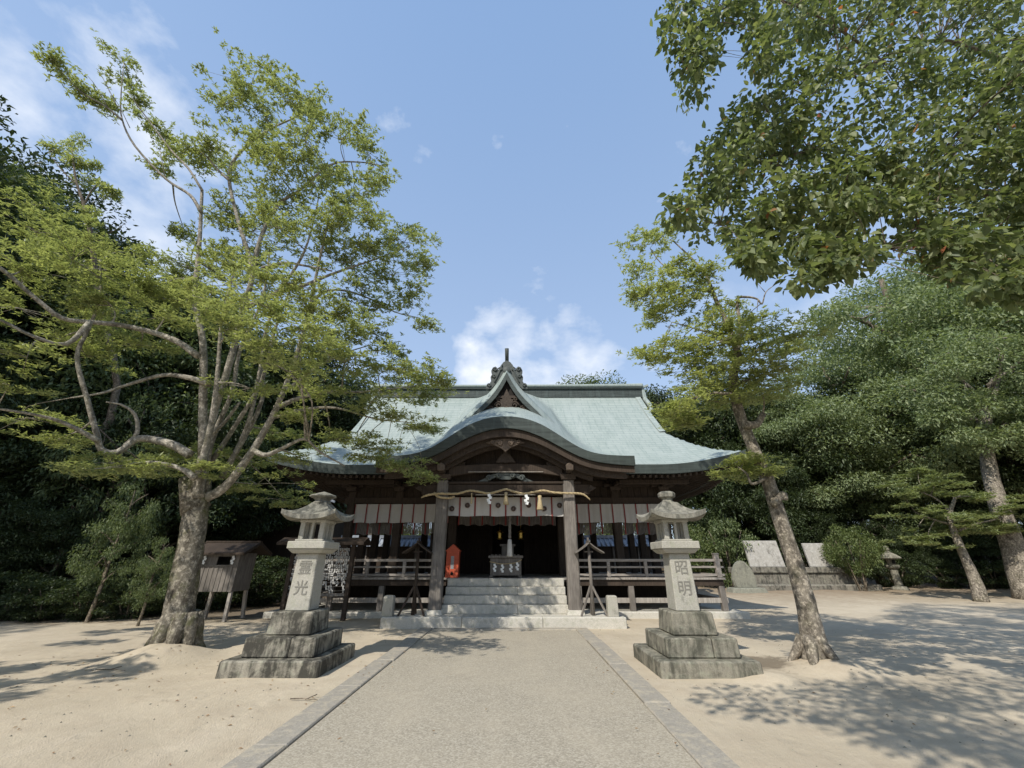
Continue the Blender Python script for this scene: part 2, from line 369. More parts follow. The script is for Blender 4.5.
def mesh_np(name, v, quads, mat, parent=None, tris=None):
    """numpy vertices and faces → object; verts already local to the parent"""
    me = bpy.data.meshes.new(name); me.vertices.add(len(v)); me.vertices.foreach_set('co', np.asarray(v, np.float32).ravel())
    k = quads.shape[1]; n = len(quads)
    me.loops.add(n * k); me.loops.foreach_set('vertex_index', quads.astype(np.int32).ravel())
    me.polygons.add(n); me.polygons.foreach_set('loop_start', np.arange(0, n * k, k, dtype=np.int32)); me.polygons.foreach_set('loop_total', np.full(n, k, np.int32))
    me.materials.append(mat); me.update(calc_edges=True); me.validate()
    o = bpy.data.objects.new(name, me); COL.objects.link(o)
    if parent is not None: o.parent = parent
    return o
def catmull(pts, sub=4):
    pts = [Vector(p) for p in pts]
    if len(pts) < 3: return pts
    out = []; q = [pts[0] * 2 - pts[1]] + pts + [pts[-1] * 2 - pts[-2]]
    for i in range(1, len(q) - 2):
        for k in range(sub):
            t = k / sub; a, b, c, d = q[i - 1], q[i], q[i + 1], q[i + 2]
            out.append(.5 * ((2 * b) + (c - a) * t + (2 * a - 5 * b + 4 * c - d) * t * t + (3 * b - a - 3 * c + d) * t ** 3))
    out.append(pts[-1]); return out
def interp(tab, x):
    return float(np.interp(x, [t[0] for t in tab], [t[1] for t in tab]))

# ------------------------------------------------------------------ foliage helpers
def norm(a): return a / np.maximum(np.linalg.norm(a, axis=1, keepdims=True), 1e-6)
def leaf_rhombs(base, d, up, ln, wd, fold=.25):
    """pointed folded leaves (two triangles): base points, directions, up hints"""
    d = norm(d); side = norm(np.cross(d, up) + 1e-6); nrm = np.cross(side, d)
    ln = ln[:, None]; wd = wd[:, None]
    mid = base + d * ln * .45
    a = base; t = base + d * ln - nrm * ln * .12
    l = mid + side * wd * .5 + nrm * wd * fold; r = mid - side * wd * .5 + nrm * wd * fold
    v = np.stack([a, l, t, r], 1).reshape(-1, 3); n = len(base); i = np.arange(n)[:, None] * 4
    return v, np.concatenate([i + np.array([[0, 1, 2]]), i + np.array([[0, 2, 3]])], 1).reshape(-1, 3)
def leaf_broad(base, d, up, ln, wd, fold=.18):
    d = norm(d); side = norm(np.cross(d, up) + 1e-6); nrm = np.cross(side, d)
    ln = ln[:, None]; wd = wd[:, None]
    def P(t, w, dr): return base + d * ln * t + side * wd * w + nrm * (abs(w) * wd * fold * 2 - ln * dr)
    v = np.stack([P(0, 0, 0), P(.28, .42, .0), P(.58, .42, .05), P(1, 0, .2), P(.58, -.42, .05), P(.28, -.42, .0)], 1).reshape(-1, 3)
    n = len(base); i = np.arange(n)[:, None] * 6
    return v, np.concatenate([i + np.array([[0, 1, 2, 3]]), i + np.array([[0, 3, 4, 5]])], 1).reshape(-1, 4)
def rand_dirs(n, rng=RNG): return norm(rng.normal(size=(n, 3)))
def merge(parts):
    v = np.concatenate([p[0] for p in parts]); o = 0; fs = []
    for p in parts: fs.append(p[1] + o); o += len(p[0])
    return v, np.concatenate(fs)
def tufts(c, rad, count, per, ln, wd, rng=RNG):
    """rosettes of narrow leaves in a flattened cloud"""
    q = rand_dirs(count, rng) * (rng.random((count, 1)) ** .45)
    cen = np.array(c) + q * np.array(rad)
    cen = np.repeat(cen, per, 0); n = len(cen)
    d = rng.normal(size=(n, 3)); d[:, 2] = np.abs(d[:, 2]) * .55 + .10
    up = np.tile([0, 0, 1.0], (n, 1)) + rng.normal(size=(n, 3)) * .3
    L_ = ln * rng.uniform(.6, 1.25, n)
    return leaf_rhombs(cen, d, up, L_, wd * rng.uniform(.7, 1.3, n))
def clump(c, rad, count, ln, ratio, rng=RNG, broad=False, droop=.2):
    """a leaf clump: leaves near the surface of an ellipsoid, pointing out and hanging a little"""
    q = rand_dirs(count, rng); rr = rng.random((count, 1)) ** .4
    pos = np.array(c) + q * rr * np.array(rad)
    d = q * .7 + rng.normal(size=(count, 3)) * .6; d[:, 2] -= droop
    up = np.tile([0, 0, 1.0], (count, 1)) + q * .6 + rng.normal(size=(count, 3)) * .45
    L_ = ln * rng.uniform(.5, 1.35, count)
    return (leaf_broad if broad else leaf_rhombs)(pos, d, up, L_, L_ * ratio * rng.uniform(.8, 1.15, count))

def soft_pad(c, rd, count, per, ln, wd, rng=RNG):
    """an airy pad of leaf rosettes: dense along its middle, ragged at the rim"""
    k = max(5, int(count / 16)); q = rng.normal(size=(k, 3)) * np.array([.50, .50, .55])
    sub = np.array(c) + q * np.array(rd)
    cen = np.repeat(sub, 16, 0) + rng.normal(size=(k * 16, 3)) * np.array([.15, .15, .028])
    cen = np.repeat(cen, per, 0) + rng.normal(size=(k * 16 * per, 3)) * .014; n = len(cen)
    d = rng.normal(size=(n, 3)); d[:, 2] = d[:, 2] * .28 + .22
    up = np.tile([0, 0, 1.0], (n, 1)) + rng.normal(size=(n, 3)) * .28
    return leaf_rhombs(cen, d, up, ln * rng.uniform(.6, 1.25, n), wd * rng.uniform(.7, 1.3, n), .1), sub
class Tree:
    def __init__(s, name, label, cat, base, group=None):
        s.root = thing(name, label, cat, base, group); s.base = Vector(base); s.mb = MB(); s.samples = []; s.parts = []; s.mbl = None; s.limbs = []
    def limb(s, pts, r0, r1, n=8, sub=4, wob=.05, attach=True):
        pts = catmull(pts, sub); k = len(pts)
        rad = [r0 + (r1 - r0) * (i / (k - 1)) ** .85 for i in range(k)]
        if s.mbl is not None: q = MB(); q.tube(pts, rad, n, wob=wob); s.limbs.append(q)
        else: s.mb.tube(pts, rad, n, wob=wob)
        if attach: s.samples += [(p, r) for p, r in zip(pts, rad)][k // 6:]
        return pts
    def twig_to(s, c, r=.02, reach=2.2):
        if not s.samples: return Vector(c)
        c = Vector(c); p, pr = min(s.samples, key=lambda q: (q[0] - c).length + (0.6 if q[1] > .2 else 0))
        if (p - c).length > reach: return p
        m = (p + c) / 2 + Vector((random.uniform(-.2, .2), random.uniform(-.2, .2), random.uniform(-.05, .2))) * (c - p).length * .6
        pts = catmull([p, m, c], 4); k = len(pts)
        r = min(r, pr * .7)
        (s.mb if s.mbl is None else s.mbl).tube(pts, [r * (1 - .7 * i / (k - 1)) for i in range(k)], 5, cap=False)
        return p
    def finish(s, bark, leaf):
        t = s.mb.build('trunk', bark, s.root)
        for q in s.limbs: q.build('limb', M_limb, s.root)
        if s.mbl is not None: tag(s.mbl.build('twigs', M_limb, s.root), kind='stuff')
        if s.parts:
            v, f = merge(s.parts); v = v - np.array(s.base)
            mesh_np('crown', v, f, leaf, s.root)
        return s.root

# ================================================================== THE SETTING
def hills(x, y):
    h = 0.0
    d = max(0, -x - 15) ; h += 9.0 * (1 - math.exp(-(d / 14.0) ** 1.6))
    d = max(0, y - 30); h += 2.5 * (1 - math.exp(-(d / 15.0) ** 1.5))
    d = max(0, x - 26); h += 3.0 * (1 - math.exp(-(d / 14.0) ** 1.5))
    return h
MOUNDS = []   # (x, y, radius, height) of the soil heaped round the two old trees
TREE_A = W(173, 650, 8.75); TREE_A.z = 0
TREE_C = W(817, 664, 7.85); TREE_C.z = 0
MOUNDS += [(TREE_A.x + .05, TREE_A.y - .35, 1.05, .22), (TREE_C.x + .15, TREE_C.y - .1, .95, .16), (TREE_A.x + 2.0, 10.4, 1.0, .16), (4.0, 7.15, .55, .09)]
def bumps(x, y):
    return math.sin(x * 1.7 + math.sin(y * 1.3)) * math.cos(y * 1.1 + x * .4) * .5 + math.sin(x * 4.3 + y * 2.1) * math.sin(y * 3.7 - x) * .25
def ground_z(x, y):
    a = abs(x)
    k = min(1, max(0, (a - 2.3) / 1.2)) if y < 13 else min(1, max(0, (a - 8) / 1.5))
    z = -.012 + .028 * bumps(x, y) * k
    for mx, my, r, h in MOUNDS:
        d = math.hypot(x - mx, y - my) / r
        if d < 1: z += h * (1 - d * d) ** 2 * (1 + .2 * bumps(x * 3, y * 3))
    if y > 20 and x > 9: z += .15 * min(1, (y - 20) / 4) * (1 + .4 * bumps(x, y))
    return z + hills(x, y)
xs = sorted(set([round(-9 + .14 * i, 3) for i in range(136)] + [-300, -200, -140, -100, -80, -65] + [-55 + 1.0 * i for i in range(46)] + [10.6 + .5 * i for i in range(50)] + [36 + 2 * i for i in range(14)] + [70, 90, 120, 180, 300]))
ys = sorted(set([-200, -100, -50, -30, -18, -10, -6, -3, 0, 1.2] + [2 + .14 * i for i in range(86)] + [14.2 + .6 * i for i in range(40)] + [39 + 2 * i for i in range(20)] + [85, 100, 130, 180, 300]))
g = MB(); g.grid([[Vector((x, y, ground_z(x, y))) for x in xs] for y in ys])
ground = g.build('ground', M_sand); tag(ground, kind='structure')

p = MB(); p.box2((-1.80, -6, -.06), (1.80, 11.45, .006)); tag(p.build('gravel_path', M_gravel), kind='structure')
k = MB()
random.seed(3)
for sx in (-1, 1):                                   # the granite kerb strips, long stones end to end
    y = -6.0
    while y < 11.5:
        ln = random.uniform(1.5, 2.3); y2 = min(y + ln, 11.78)
        if 11.78 - y2 < .5: y2 = 11.78
        j = random.uniform(-.018, .014); zt = random.uniform(-.008, .010)
        k.box2((sx * (1.81 + j), y + .006, -.06), (sx * (2.12 + j), y2 - .006, .022 + zt)); y = y2
for i in range(3):
    k.box2((-1.8 + 1.2 * i + .006, 11.46, -.06), (-.6 + 1.2 * i - .006, 11.78, .022 + .004 * i))
tag(k.build('path_kerb', M_granite, bevel=.012), kind='structure')

# ================================================================== THE SHRINE HALL
hall = thing('shrine_hall', 'wooden shrine hall with green copper roof, curved porch gable and open verandah', 'shrine', (0, 13.0, 0))
hall_list = hall
# ---- foundation, platform, steps
f = MB(); f.box2((-7.4, 13.9, -.1), (7.4, 21.8, .16)); f.build('foundation', M_stone_step, hall, .02)
f = MB()
for a, b in ((-3.2, -1.1), (-1.095, 1.0), (1.005, 3.15)): f.box2((a, 11.86, -.05), (b, 12.45, .245))
f.box2((-3.2, 12.455, -.05), (3.15, 13.9, .24)); f.build('porch_platform', M_stone_step, hall, .02)
for i in range(4):
    st = MB(); z1 = .245 + .2125 * (i + 1) ; y0 = 12.62 + .27 * i
    xa = -.2 if i % 2 else .35
    st.box2((-1.76, y0, .24 if i == 0 else z1 - .2105), (xa - .002, 13.75, z1 - .002)); st.box2((xa + .002, y0 + .004, .24 if i == 0 else z1 - .2105), (1.76, 13.75, z1 - .002))
    st.build('step', M_stone_step, hall, .012)
# ---- verandah
v = MB()
nb = 60
for i in range(nb):                                   # floor boards running front to back
    a = -6.95 + 13.9 * i / nb; b = a + 13.9 / nb - .006
    v.box2((a, 13.78 if abs((a + b) / 2) < 1.85 else 14.08, 1.04), (b, 21.4, 1.10 + random.uniform(-.003, .003)))
ver = v.build('verandah_floor', M_wood_pale, hall)
v = MB(); v.box2((-6.9, 14.14, .86), (-1.9, 14.28, 1.037)); v.box2((1.9, 14.14, .86), (6.9, 14.28, 1.037)); v.box2((6.74, 14.3, .86), (6.88, 21.3, 1.037)); v.box2((-6.88, 14.3, .86), (-6.74, 21.3, 1.037)); v.box2((-1.9, 13.82, .98), (1.9, 13.98, 1.037))
v.build('verandah_edge_beam', M_wood_brown, hall, .008)
for sx in (-1, 1):
    for x in (2.3, 3.95, 5.55, 6.81):
        q = MB(); q.box2((sx * x - .085, 14.13, .16), (sx * x + .085, 14.30, .858)); q.build('verandah_post', M_wood_grey, hall, .01)
    for y in (16.2, 18.2, 20.2):
        q = MB(); q.box2((sx * 6.81 - .08, y, .16), (sx * 6.81 + .08, y + .16, .858)); q.build('verandah_post', M_wood_grey, hall, .01)
    q = MB(); q.box2((sx * 1.95, 14.17, .38), (sx * 6.95, 14.26, .52)); q.build('foot_rail', M_wood_pale, hall, .006)
    q = MB(); q.box2((sx * 6.77, 14.35, .38), (sx * 6.86, 21.2, .52)); q.build('foot_rail', M_wood_pale, hall, .006)
    # railing along the front and round the side
    q = MB()
    for z, h in ((1.17, .07), (1.40, .055), (1.60, .08)):
        q.box2((sx * 2.05, 14.17, z - h / 2), (sx * 7.0, 14.25, z + h / 2)); q.box2((sx * 6.78, 14.25, z - h / 2), (sx * 6.86, 21.3, z + h / 2))
    rl = q.build('railing', M_wood_rail, hall, .006)
    for x in (2.12, 3.3, 4.5, 5.65):
        q = MB(); q.box2((sx * x - .05, 14.155, 1.102), (sx * x + .05, 14.262, 1.57)); q.build('railing_post', M_wood_rail, rl, .006)
    q = MB(); q.box((sx * 6.82, 14.21, 1.43), (.15, .15, .66)); q.box((sx * 6.82, 14.21, 1.79), (.17, .17, .05)); q.build('corner_post', M_wood_rail, rl, .01)
q = MB(); q.box2((-6.6, 17.0, .16), (6.6, 17.1, 1.03)); q.build('underfloor_shade_screen', M_wood_dark, hall)  # added dark wall, standing in for the deep shade under the floor
# ---- columns
def column(x, y, w, z0, z1, mat, base=True):
    q = MB(); q.box2((x - w / 2, y - w / 2, z0), (x + w / 2, y + w / 2, z1)); c = q.build('column', mat, hall, .03)
    if base:
        q = MB(); q.box((x, y, z0 - .0), (w * 1.45, w * 1.45, .12), taper=.85); q.build('base_stone', M_stone_step, c, .012)
for sx in (-1, 1):
    column(sx * 1.92, 12.5, .34, .30, 3.85, M_wood_grey)
    column(sx * 1.95, 15.2, .30, 1.10, 4.2, M_wood_dark, False)
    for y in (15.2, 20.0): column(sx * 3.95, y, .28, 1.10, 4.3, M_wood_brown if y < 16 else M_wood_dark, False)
    for y in (15.2, 16.8, 18.3, 20.0): column(sx * 5.7, y, .28, 1.10, 4.4, M_wood_brown if y < 16 else M_wood_dark, False)
    column(sx * 2.85, 20.0, .26, 1.10, 4.3, M_wood_dark, False)
# ---- beams and upper walls
q = MB()
q.box2((-5.95, 15.07, 3.50), (5.95, 15.24, 3.72)); q.box2((-5.95, 15.1, 4.10), (5.95, 15.28, 4.32))
for sx in (-1, 1):
    q.box2((sx * 5.62, 15.3, 3.50), (sx * 5.78, 20.2, 3.72)); q.box2((sx * 5.62, 15.3, 4.10), (sx * 5.78, 20.2, 4.32))
q.box2((-5.95, 20.05, 3.5), (5.95, 20.2, 3.72)); q.build('tie_beam', M_wood_brown, hall, .01)
for sx in (-1, 1): q = MB(); q.box2((sx * 6.3, 14.0, 4.02), (sx * 3.9, 14.14, 4.16)); q.build('eave_beam', M_wood_brown, hall, .01)
q = MB(); n = 46
for i in range(n):
    a = -5.7 + 11.4 * i / n
    q.box2((a, 15.15, 3.725), (a + 11.4 / n - .012, 15.19 + .012 * (i % 2), 4.098))
    q.box2((a, 15.15, 4.325), (a + 11.4 / n - .012, 15.19 + .012 * (i % 2), 5.3))
for sx in (-1, 1):
    for i in range(18):
        a = 15.3 + 4.8 * i / 18; q.box2((sx * 5.68, a, 3.725), (sx * (5.72 + .012 * (i % 2)), a + .25, 5.2))
q.build('plank_wall', M_wood_dark, hall)
q = MB(); q.box2((-5.6, 15.3, 4.33), (5.6, 20.0, 4.40)); q.build('ceiling', M_wood_dark, hall)
q = MB(); n = 24
for i in range(n):
    a = -2.72 + 5.44 * i / n
    if abs(a + .11) < .75: continue
    q.box2((a, 18.6, 1.1), (a + 5.44 / n - .012, 18.66 + .01 * (i % 2), 4.3))
q.box2((-.8, 18.58, 3.1), (.8, 18.66, 4.3))
for sx in (-1, 1): q.box2((sx * 2.72, 15.5, 1.1), (sx * 2.78, 20.0, 4.3))
q.box2((-2.72, 18.7, 1.1), (-.8, 18.74, 4.3)); q.box2((.8, 18.7, 1.1), (2.72, 18.74, 4.3)); q.build('inner_wall', M_wood_dark, hall)
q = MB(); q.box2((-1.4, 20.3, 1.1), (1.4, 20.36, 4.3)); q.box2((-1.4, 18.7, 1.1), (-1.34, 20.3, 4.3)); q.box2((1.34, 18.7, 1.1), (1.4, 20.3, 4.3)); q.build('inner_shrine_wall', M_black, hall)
for sx in (-1, 1):                                     # lattice doors left and right of the sanctuary opening
    q = MB()
    for i in range(11): q.box2((sx * (.86 + .165 * i) - .014, 18.45, 1.12), (sx * (.86 + .165 * i) + .014, 18.50, 3.05))
    for j in range(12): q.box2((sx * .82, 18.505, 1.15 + .16 * j), (sx * 2.6, 18.53, 1.17 + .16 * j))
    q.build('lattice_door', M_wood_dark, hall)
# ---- the main roof
XE, XV, YE, YR, YB = 7.93, 6.3, 13.0, 18.0, 23.0
Ttop = [(0, 5.64), (.3, 5.625), (.61, 5.57), (.92, 5.46), (1.23, 5.31), (1.5, 5.12), (1.75, 4.95), (2.11, 4.70), (2.47, 4.53), (2.75, 4.465), (2.99, 4.43), (3.4, 4.405), (3.8, 4.40)]
Tbot = [(0, 5.28), (.35, 5.25), (.7, 5.16), (1.15, 4.97), (1.55, 4.74), (1.95, 4.51), (2.3, 4.34), (2.75, 4.22), (3.2, 4.16), (3.8, 4.12)]
def smooth_tab(tab):
    xs_ = np.linspace(0, 3.8, 60); ys_ = np.interp(xs_, [t[0] for t in tab], [t[1] for t in tab])
    full = np.concatenate([ys_[::-1][:-1], ys_]); kern = np.ones(7) / 7
    sm_ = np.convolve(np.pad(full, 3, mode='edge'), kern, 'valid')[59:]
    return list(zip(xs_.tolist(), sm_.tolist()))
Ttop = smooth_tab(Ttop); Tbot = smooth_tab(Tbot)
def P(d): return 4.46 + .604 * d + .0608 * d * d
def corner_up(x, y):
    a = abs(x); df = min(y - YE, YB - y); ds = XE - a
    ux = .49 * max(0, (a - 5.0) / 2.93) ** 1.9 * max(0, 1 - df / 3.2) ** 1.6
    uy = .49 * max(0, (abs(y - YR) - 2.2) / 2.8) ** 1.9 * max(0, 1 - ds / 2.0) ** 1.6
    return max(ux, uy)
def zmain(x, y):
    a = abs(x); df = min(y - YE, YB - y)
    if a <= XV: return P(df) + corner_up(x, y)
    ds = (XE - a) * 2.5 / (XE - XV)
    return P(min(df, ds)) + corner_up(x, y)
def sK(a): return .57 if a < 1.9 else .57 - .42 * min(1, (a - 1.9) / 1.9)
def zporch(x, y):
    a = abs(x); kz = interp(Ttop, a) + sK(a) * (y - 11.6)
    if y < YE: return kz
    pz = P(y - YE); h = .25
    m = max(kz, pz); d = abs(kz - pz)
    return m + (max(0, h - d) ** 2) / (4 * h) * .8
r = MB()
cx = np.linspace(-3.8, 3.8, 77); r.grid([[Vector((x, y, zporch(x, y))) for x in cx] for y in np.concatenate([np.linspace(11.6, 13, 8), np.linspace(13.2, 18, 25)])])
for sx in (-1, 1):
    sxs = np.linspace(3.8, XV, 20)
    r.grid([[Vector((sx * x, y, zmain(x, y))) for x in sxs] for y in np.linspace(13, 18, 26)])
    hx = np.linspace(XV + .001, XE, 12)
    r.grid([[Vector((sx * x, y, zmain(x, y))) for x in hx] for y in np.linspace(13, 23, 61)])
    # side skirt of the porch roof and the upper gable verge
    r.grid([[Vector((sx * 3.802, y, zporch(3.8, y))) for y in np.linspace(11.6, 14, 8)], [Vector((sx * 3.802, y, zporch(3.8, y) - .30)) for y in np.linspace(11.6, 14, 8)]], mi=1)
    yv = np.linspace(15.4, 20.6, 30)
    r.grid([[Vector((sx * (XV + .02), y, zmain(XV, y) + .07)) for y in yv], [Vector((sx * (XV + .02), y, zmain(XV, y) - .32)) for y in yv]], mi=1)
    r.grid([[Vector((sx * (XV + .02), y, zmain(XV, y) + .07)) for y in yv], [Vector((sx * (XV - .22), y, zmain(XV, y) + .05)) for y in yv]])
    r.add([(sx * (XV - .02), 15.5, 6.3), (sx * (XV - .02), 20.5, 6.3), (sx * (XV - .02), 18, 8.98)], [(0, 1, 2)], 2)
r.grid([[Vector((x, y, zmain(x, y))) for x in np.linspace(-XV, XV, 45)] for y in np.linspace(18, 23, 20)])
roof = r.build('roof', [M_copper, M_rim, M_wood_dark], hall)
# ---- thick layered eave edge (front, sides, back) and the porch edge
def edge_strip(m, top, drop, inward, thick):
    """top: points along the eave's upper edge; a thick lip hanging below it"""
    n = len(top); rows = []
    for k2 in range(n):
        tp = Vector(top[k2]); dr = drop[k2] if hasattr(drop, '__len__') else drop; iw = Vector(inward[k2]).normalized() if isinstance(inward, list) else Vector(inward)
        rows.append([tp, tp + iw * .035 + Vector((0, 0, -dr)), tp + iw * (thick) + Vector((0, 0, -dr + .02)), tp + iw * (thick + .05) + Vector((0, 0, -dr + .12))])
    m.grid(rows, sm=False)
    m.add(rows[0][:4], [(0, 1, 2, 3)]); m.add(rows[-1][:4], [(3, 2, 1, 0)])
e = MB()
fx = np.linspace(3.6, XE, 30)
for sx in (-1, 1):
    edge_strip(e, [(sx * x, YE, zmain(x, YE) + .004) for x in fx], [.29 + .05 * max(0, (x - 5) / 3) for x in fx], (0, 1, 0), .5)
    fy = np.linspace(YE, YB, 50)
    edge_strip(e, [(sx * XE, y, zmain(XE, y) + .004) for y in fy], .32, (-sx, 0, 0), .5)
edge_strip(e, [(x, YB, zmain(x, YB) + .004) for x in np.linspace(-XE, XE, 50)], .3, (0, -1, 0), .5)
edge_strip(e, [(x, 11.6, interp(Ttop, abs(x)) + .004) for x in cx], [interp(Ttop, abs(x)) - interp(Tbot, abs(x)) for x in cx], (0, 1, 0), .45)
e.build('eave_edge', M_rim, roof)
# ---- soffit and rafters
q = MB()
q.grid([[Vector((x, 11.8, interp(Tbot, abs(x)) + .0)) for x in cx], [Vector((x, 15.15, interp(Tbot, abs(x)) + .35)) for x in cx]])
for sx in (-1, 1):
    q.grid([[Vector((sx * x, 13.2, zmain(x, 13.0) - .30)) for x in fx], [Vector((sx * min(x, 5.75), 15.2, 4.95)) for x in fx]])
    fy = np.linspace(13.2, 22.8, 30)
    q.grid([[Vector((sx * 7.73, y, zmain(XE, y) - .30)) for y in fy], [Vector((sx * 5.72, min(max(y, 15.2), 20.1), 4.95)) for y in fy]])
q.build('soffit', M_wood_dark, roof)
q = MB()
for sx in (-1, 1):
    for x in np.arange(3.75, 7.8, .19):
        q.beam((sx * x, 13.12, zmain(x, 13) - .36), (sx * min(x, 5.6 + (x - 5.6) * .25 if x > 5.6 else x), 15.15, 4.72), .075, .09)
    for y in np.arange(13.3, 22.8, .2):
        q.beam((sx * 7.8, y, zmain(XE, y) - .36), (sx * 5.75, min(max(y, 15.2 - (15.2 - y) * .25), 20.2), 4.72), .075, .09)
tag(q.build('rafters', M_wood_brown, roof), kind='stuff')
q = MB()
for y, dz in ((11.72, -.03), ):
    tp = [(x, interp(Tbot, abs(x)) - .005) for x in cx]; bt = [(x, interp(Tbot, abs(x)) - .24 + .06 * min(1, abs(x) / 3.8)) for x in cx]; q.ribbon(tp, bt, y, y + .10)
q.build('bargeboard', M_wood_brown, roof)
q = MB(); cc = np.linspace(-3.6, 3.6, 61)
q.ribbon([(x, interp(Tbot, abs(x)) - .17) for x in cc], [(x, interp(Tbot, abs(x)) - .42 + .1 * min(1, abs(x) / 3.6)) for x in cc], 11.95, 12.06)
q.ribbon([(x, interp(Tbot, abs(x)) - .30) for x in cc[8:-8]], [(x, interp(Tbot, abs(x)) - .47) for x in cc[8:-8]], 12.2, 12.3)
q.build('inner_bargeboard', M_carve, roof)
q = MB()
for y in np.arange(12.4, 15, .3):
    q.ribbon([(x, interp(Tbot, abs(x)) - .03 + .1 * (y - 11.8)) for x in cc], [(x, interp(Tbot, abs(x)) - .12 + .1 * (y - 11.8)) for x in cc], y, y + .09)
tag(q.build('arched_rafters', M_wood_dark, roof), kind='stuff')
# ---- main ridge
q = MB()
rx = np.linspace(-6.42, 6.42, 41)
for i in range(40):
    q.box2((rx[i], 17.76, 8.78), (rx[i + 1] - .006, 18.24, 9.20)); q.box2((rx[i], 17.68, 9.20), (rx[i + 1] - .006, 18.32, 9.27))
ridge = q.build('ridge', M_rim, roof)
q = MB()
q.ribbon([(x, 9.40 + .05 * (abs(x) / 6.5) ** 4) for x in np.linspace(-6.5, 6.5, 20)], [(x, 9.272) for x in np.linspace(-6.5, 6.5, 20)], 17.62, 18.38); q.build('ridge_cap', M_copper, ridge, .04)
for sx in (-1, 1):
    q = MB(); q.box((sx * 6.5, 18, 9.05), (.16, .62, .66), taper=.7); q.tube([(sx * 6.5, 17.75, 8.7), (sx * 6.62, 17.6, 8.35), (sx * 6.6, 17.3, 8.0), (sx * 6.42, 17.1, 7.75)], [.10, .12, .1, .06], 8)
    q.beam((sx * 6.5, 18, 9.35), (sx * 6.85, 18, 9.5), .09, .09); q.build('ridge_end', M_copper, ridge)
# ---- dormer gable in front of the ridge
GI = [(0, 7.86), (.10, 7.66), (.22, 7.42), (.40, 7.12), (.62, 6.83), (.88, 6.55), (1.12, 6.30), (1.3, 6.16)]
def gz(tab, a): return interp(tab, a)
GO = [(0, 8.20), (.18, 8.00), (.34, 7.72), (.55, 7.42), (.82, 7.10), (1.12, 6.78), (1.5, 6.38), (1.9, 5.92), (2.3, 5.45)]
ks = np.linspace(0, 1, 25)
def along(tab, t):
    i = t * (len(tab) - 1); a = int(min(i, len(tab) - 2)); fr = i - a
    return tab[a][0] * (1 - fr) + tab[a + 1][0] * fr, tab[a][1] * (1 - fr) + tab[a + 1][1] * fr
GI2 = GI[:-1] + [(1.3, 6.08), (1.55, 5.78)]
q = MB()
for sx in (-1, 1):
    inner = [along(GI2, t) for t in ks]; outer = [along(GO, t) for t in ks]
    rowA = [Vector((sx * x, 13.10, z)) for x, z in inner]
    rowB = [Vector((sx * (x * .45 + x2 * .55), 13.28, z * .4 + z2 * .6 + .03)) for (x, z), (x2, z2) in zip(inner, outer)]
    rowC = [Vector((sx * x, 13.62, z)) for x, z in outer]
    rowD = [Vector((sx * x, 17.9, z + .02)) for x, z in outer]
    q.grid([rowA, rowB, rowC, rowD])
dormer = q.build('dormer_roof', M_copper, roof)
q = MB()
it = [along(GI2, t) for t in ks]
for sx in (-1, 1):                                     # broad bargeboards
    q.ribbon([(sx * x, z) for x, z in it], [(sx * max(0, x - .05), z - .20 + .06 * (x / 1.5)) for x, z in it], 13.11, 13.19)
q.build('dormer_bargeboard', M_rim, dormer)
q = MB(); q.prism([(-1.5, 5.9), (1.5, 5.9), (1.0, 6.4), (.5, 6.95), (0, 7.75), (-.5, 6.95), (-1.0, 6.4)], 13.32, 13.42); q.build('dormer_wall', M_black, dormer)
q = MB()                                               # carved scrolls in the gable
def scroll(m, c, r0, turns, y, w, flip=1, th=.05):
    pts = []
    for i in range(int(16 * turns)):
        a = i / 16 * 2 * math.pi; rr = r0 * (1 - i / (16 * turns) * .85); pts.append((c[0] + flip * rr * math.cos(a), y, c[1] + rr * math.sin(a)))
    m.tube(pts, w, 6)
q.box((0, 13.26, 6.95), (.62, .08, .09)); q.box((0, 13.26, 6.80), (.46, .10, .10)); q.prism([(-.16, 6.5), (.16, 6.5), (.22, 6.72), (0, 7.25), (-.22, 6.72)], 13.2, 13.28)
for sx in (-1, 1):
    scroll(q, (sx * .28, 6.62), .15, 1.6, 13.24, .035, sx); scroll(q, (sx * .58, 6.48), .13, 1.5, 13.24, .035, sx); scroll(q, (sx * .85, 6.36), .10, 1.4, 13.24, .03, sx); scroll(q, (sx * .32, 6.85), .08, 1.3, 13.24, .028, sx)
    q.tube([(sx * .1, 13.24, 6.42), (sx * .5, 13.24, 6.36), (sx * 1.0, 13.24, 6.24)], [.06, .05, .03], 6)
q.build('gable_carving', M_carve, dormer)
q = MB(); q.prism([(-.16, 6.36), (.16, 6.36), (.12, 6.50), (0, 6.56), (-.12, 6.50)], 13.14, 13.21); q.build('gable_boss', M_carve_pale, dormer)
# onigawara ornament and horn on the dormer's peak
half = [(.0, 8.45), (.13, 8.38), (.24, 8.22), (.30, 8.05), (.34, 8.12), (.42, 8.20), (.52, 8.16), (.58, 8.02), (.54, 7.90), (.60, 7.76), (.57, 7.62), (.64, 7.48), (.74, 7.42), (.76, 7.30), (.56, 7.30), (.30, 7.62), (.12, 7.92)]
q = MB(); q.prism([(x, z) for x, z in half[::-1]][:-1] + [(-x, z) for x, z in half], 13.30, 13.52)
q.tube([(0, 13.2, 8.02), (0, 13.33, 8.02)], [.13, .13], 16); 
for sx in (-1, 1):
    for c, rr in (((sx * .44, 8.06), .085), ((sx * .47, 7.78), .075), ((sx * .24, 8.08), .07), ((sx * .64, 7.42), .07)): scroll(q, c, rr, 1.3, 13.27, .026, sx)
    q.tube([(sx * .18, 13.28, 8.26), (sx * .3, 13.28, 7.9), (sx * .45, 13.28, 7.55)], .03, 6)
orn = q.build('ridge_ornament', M_orn, dormer, .015)
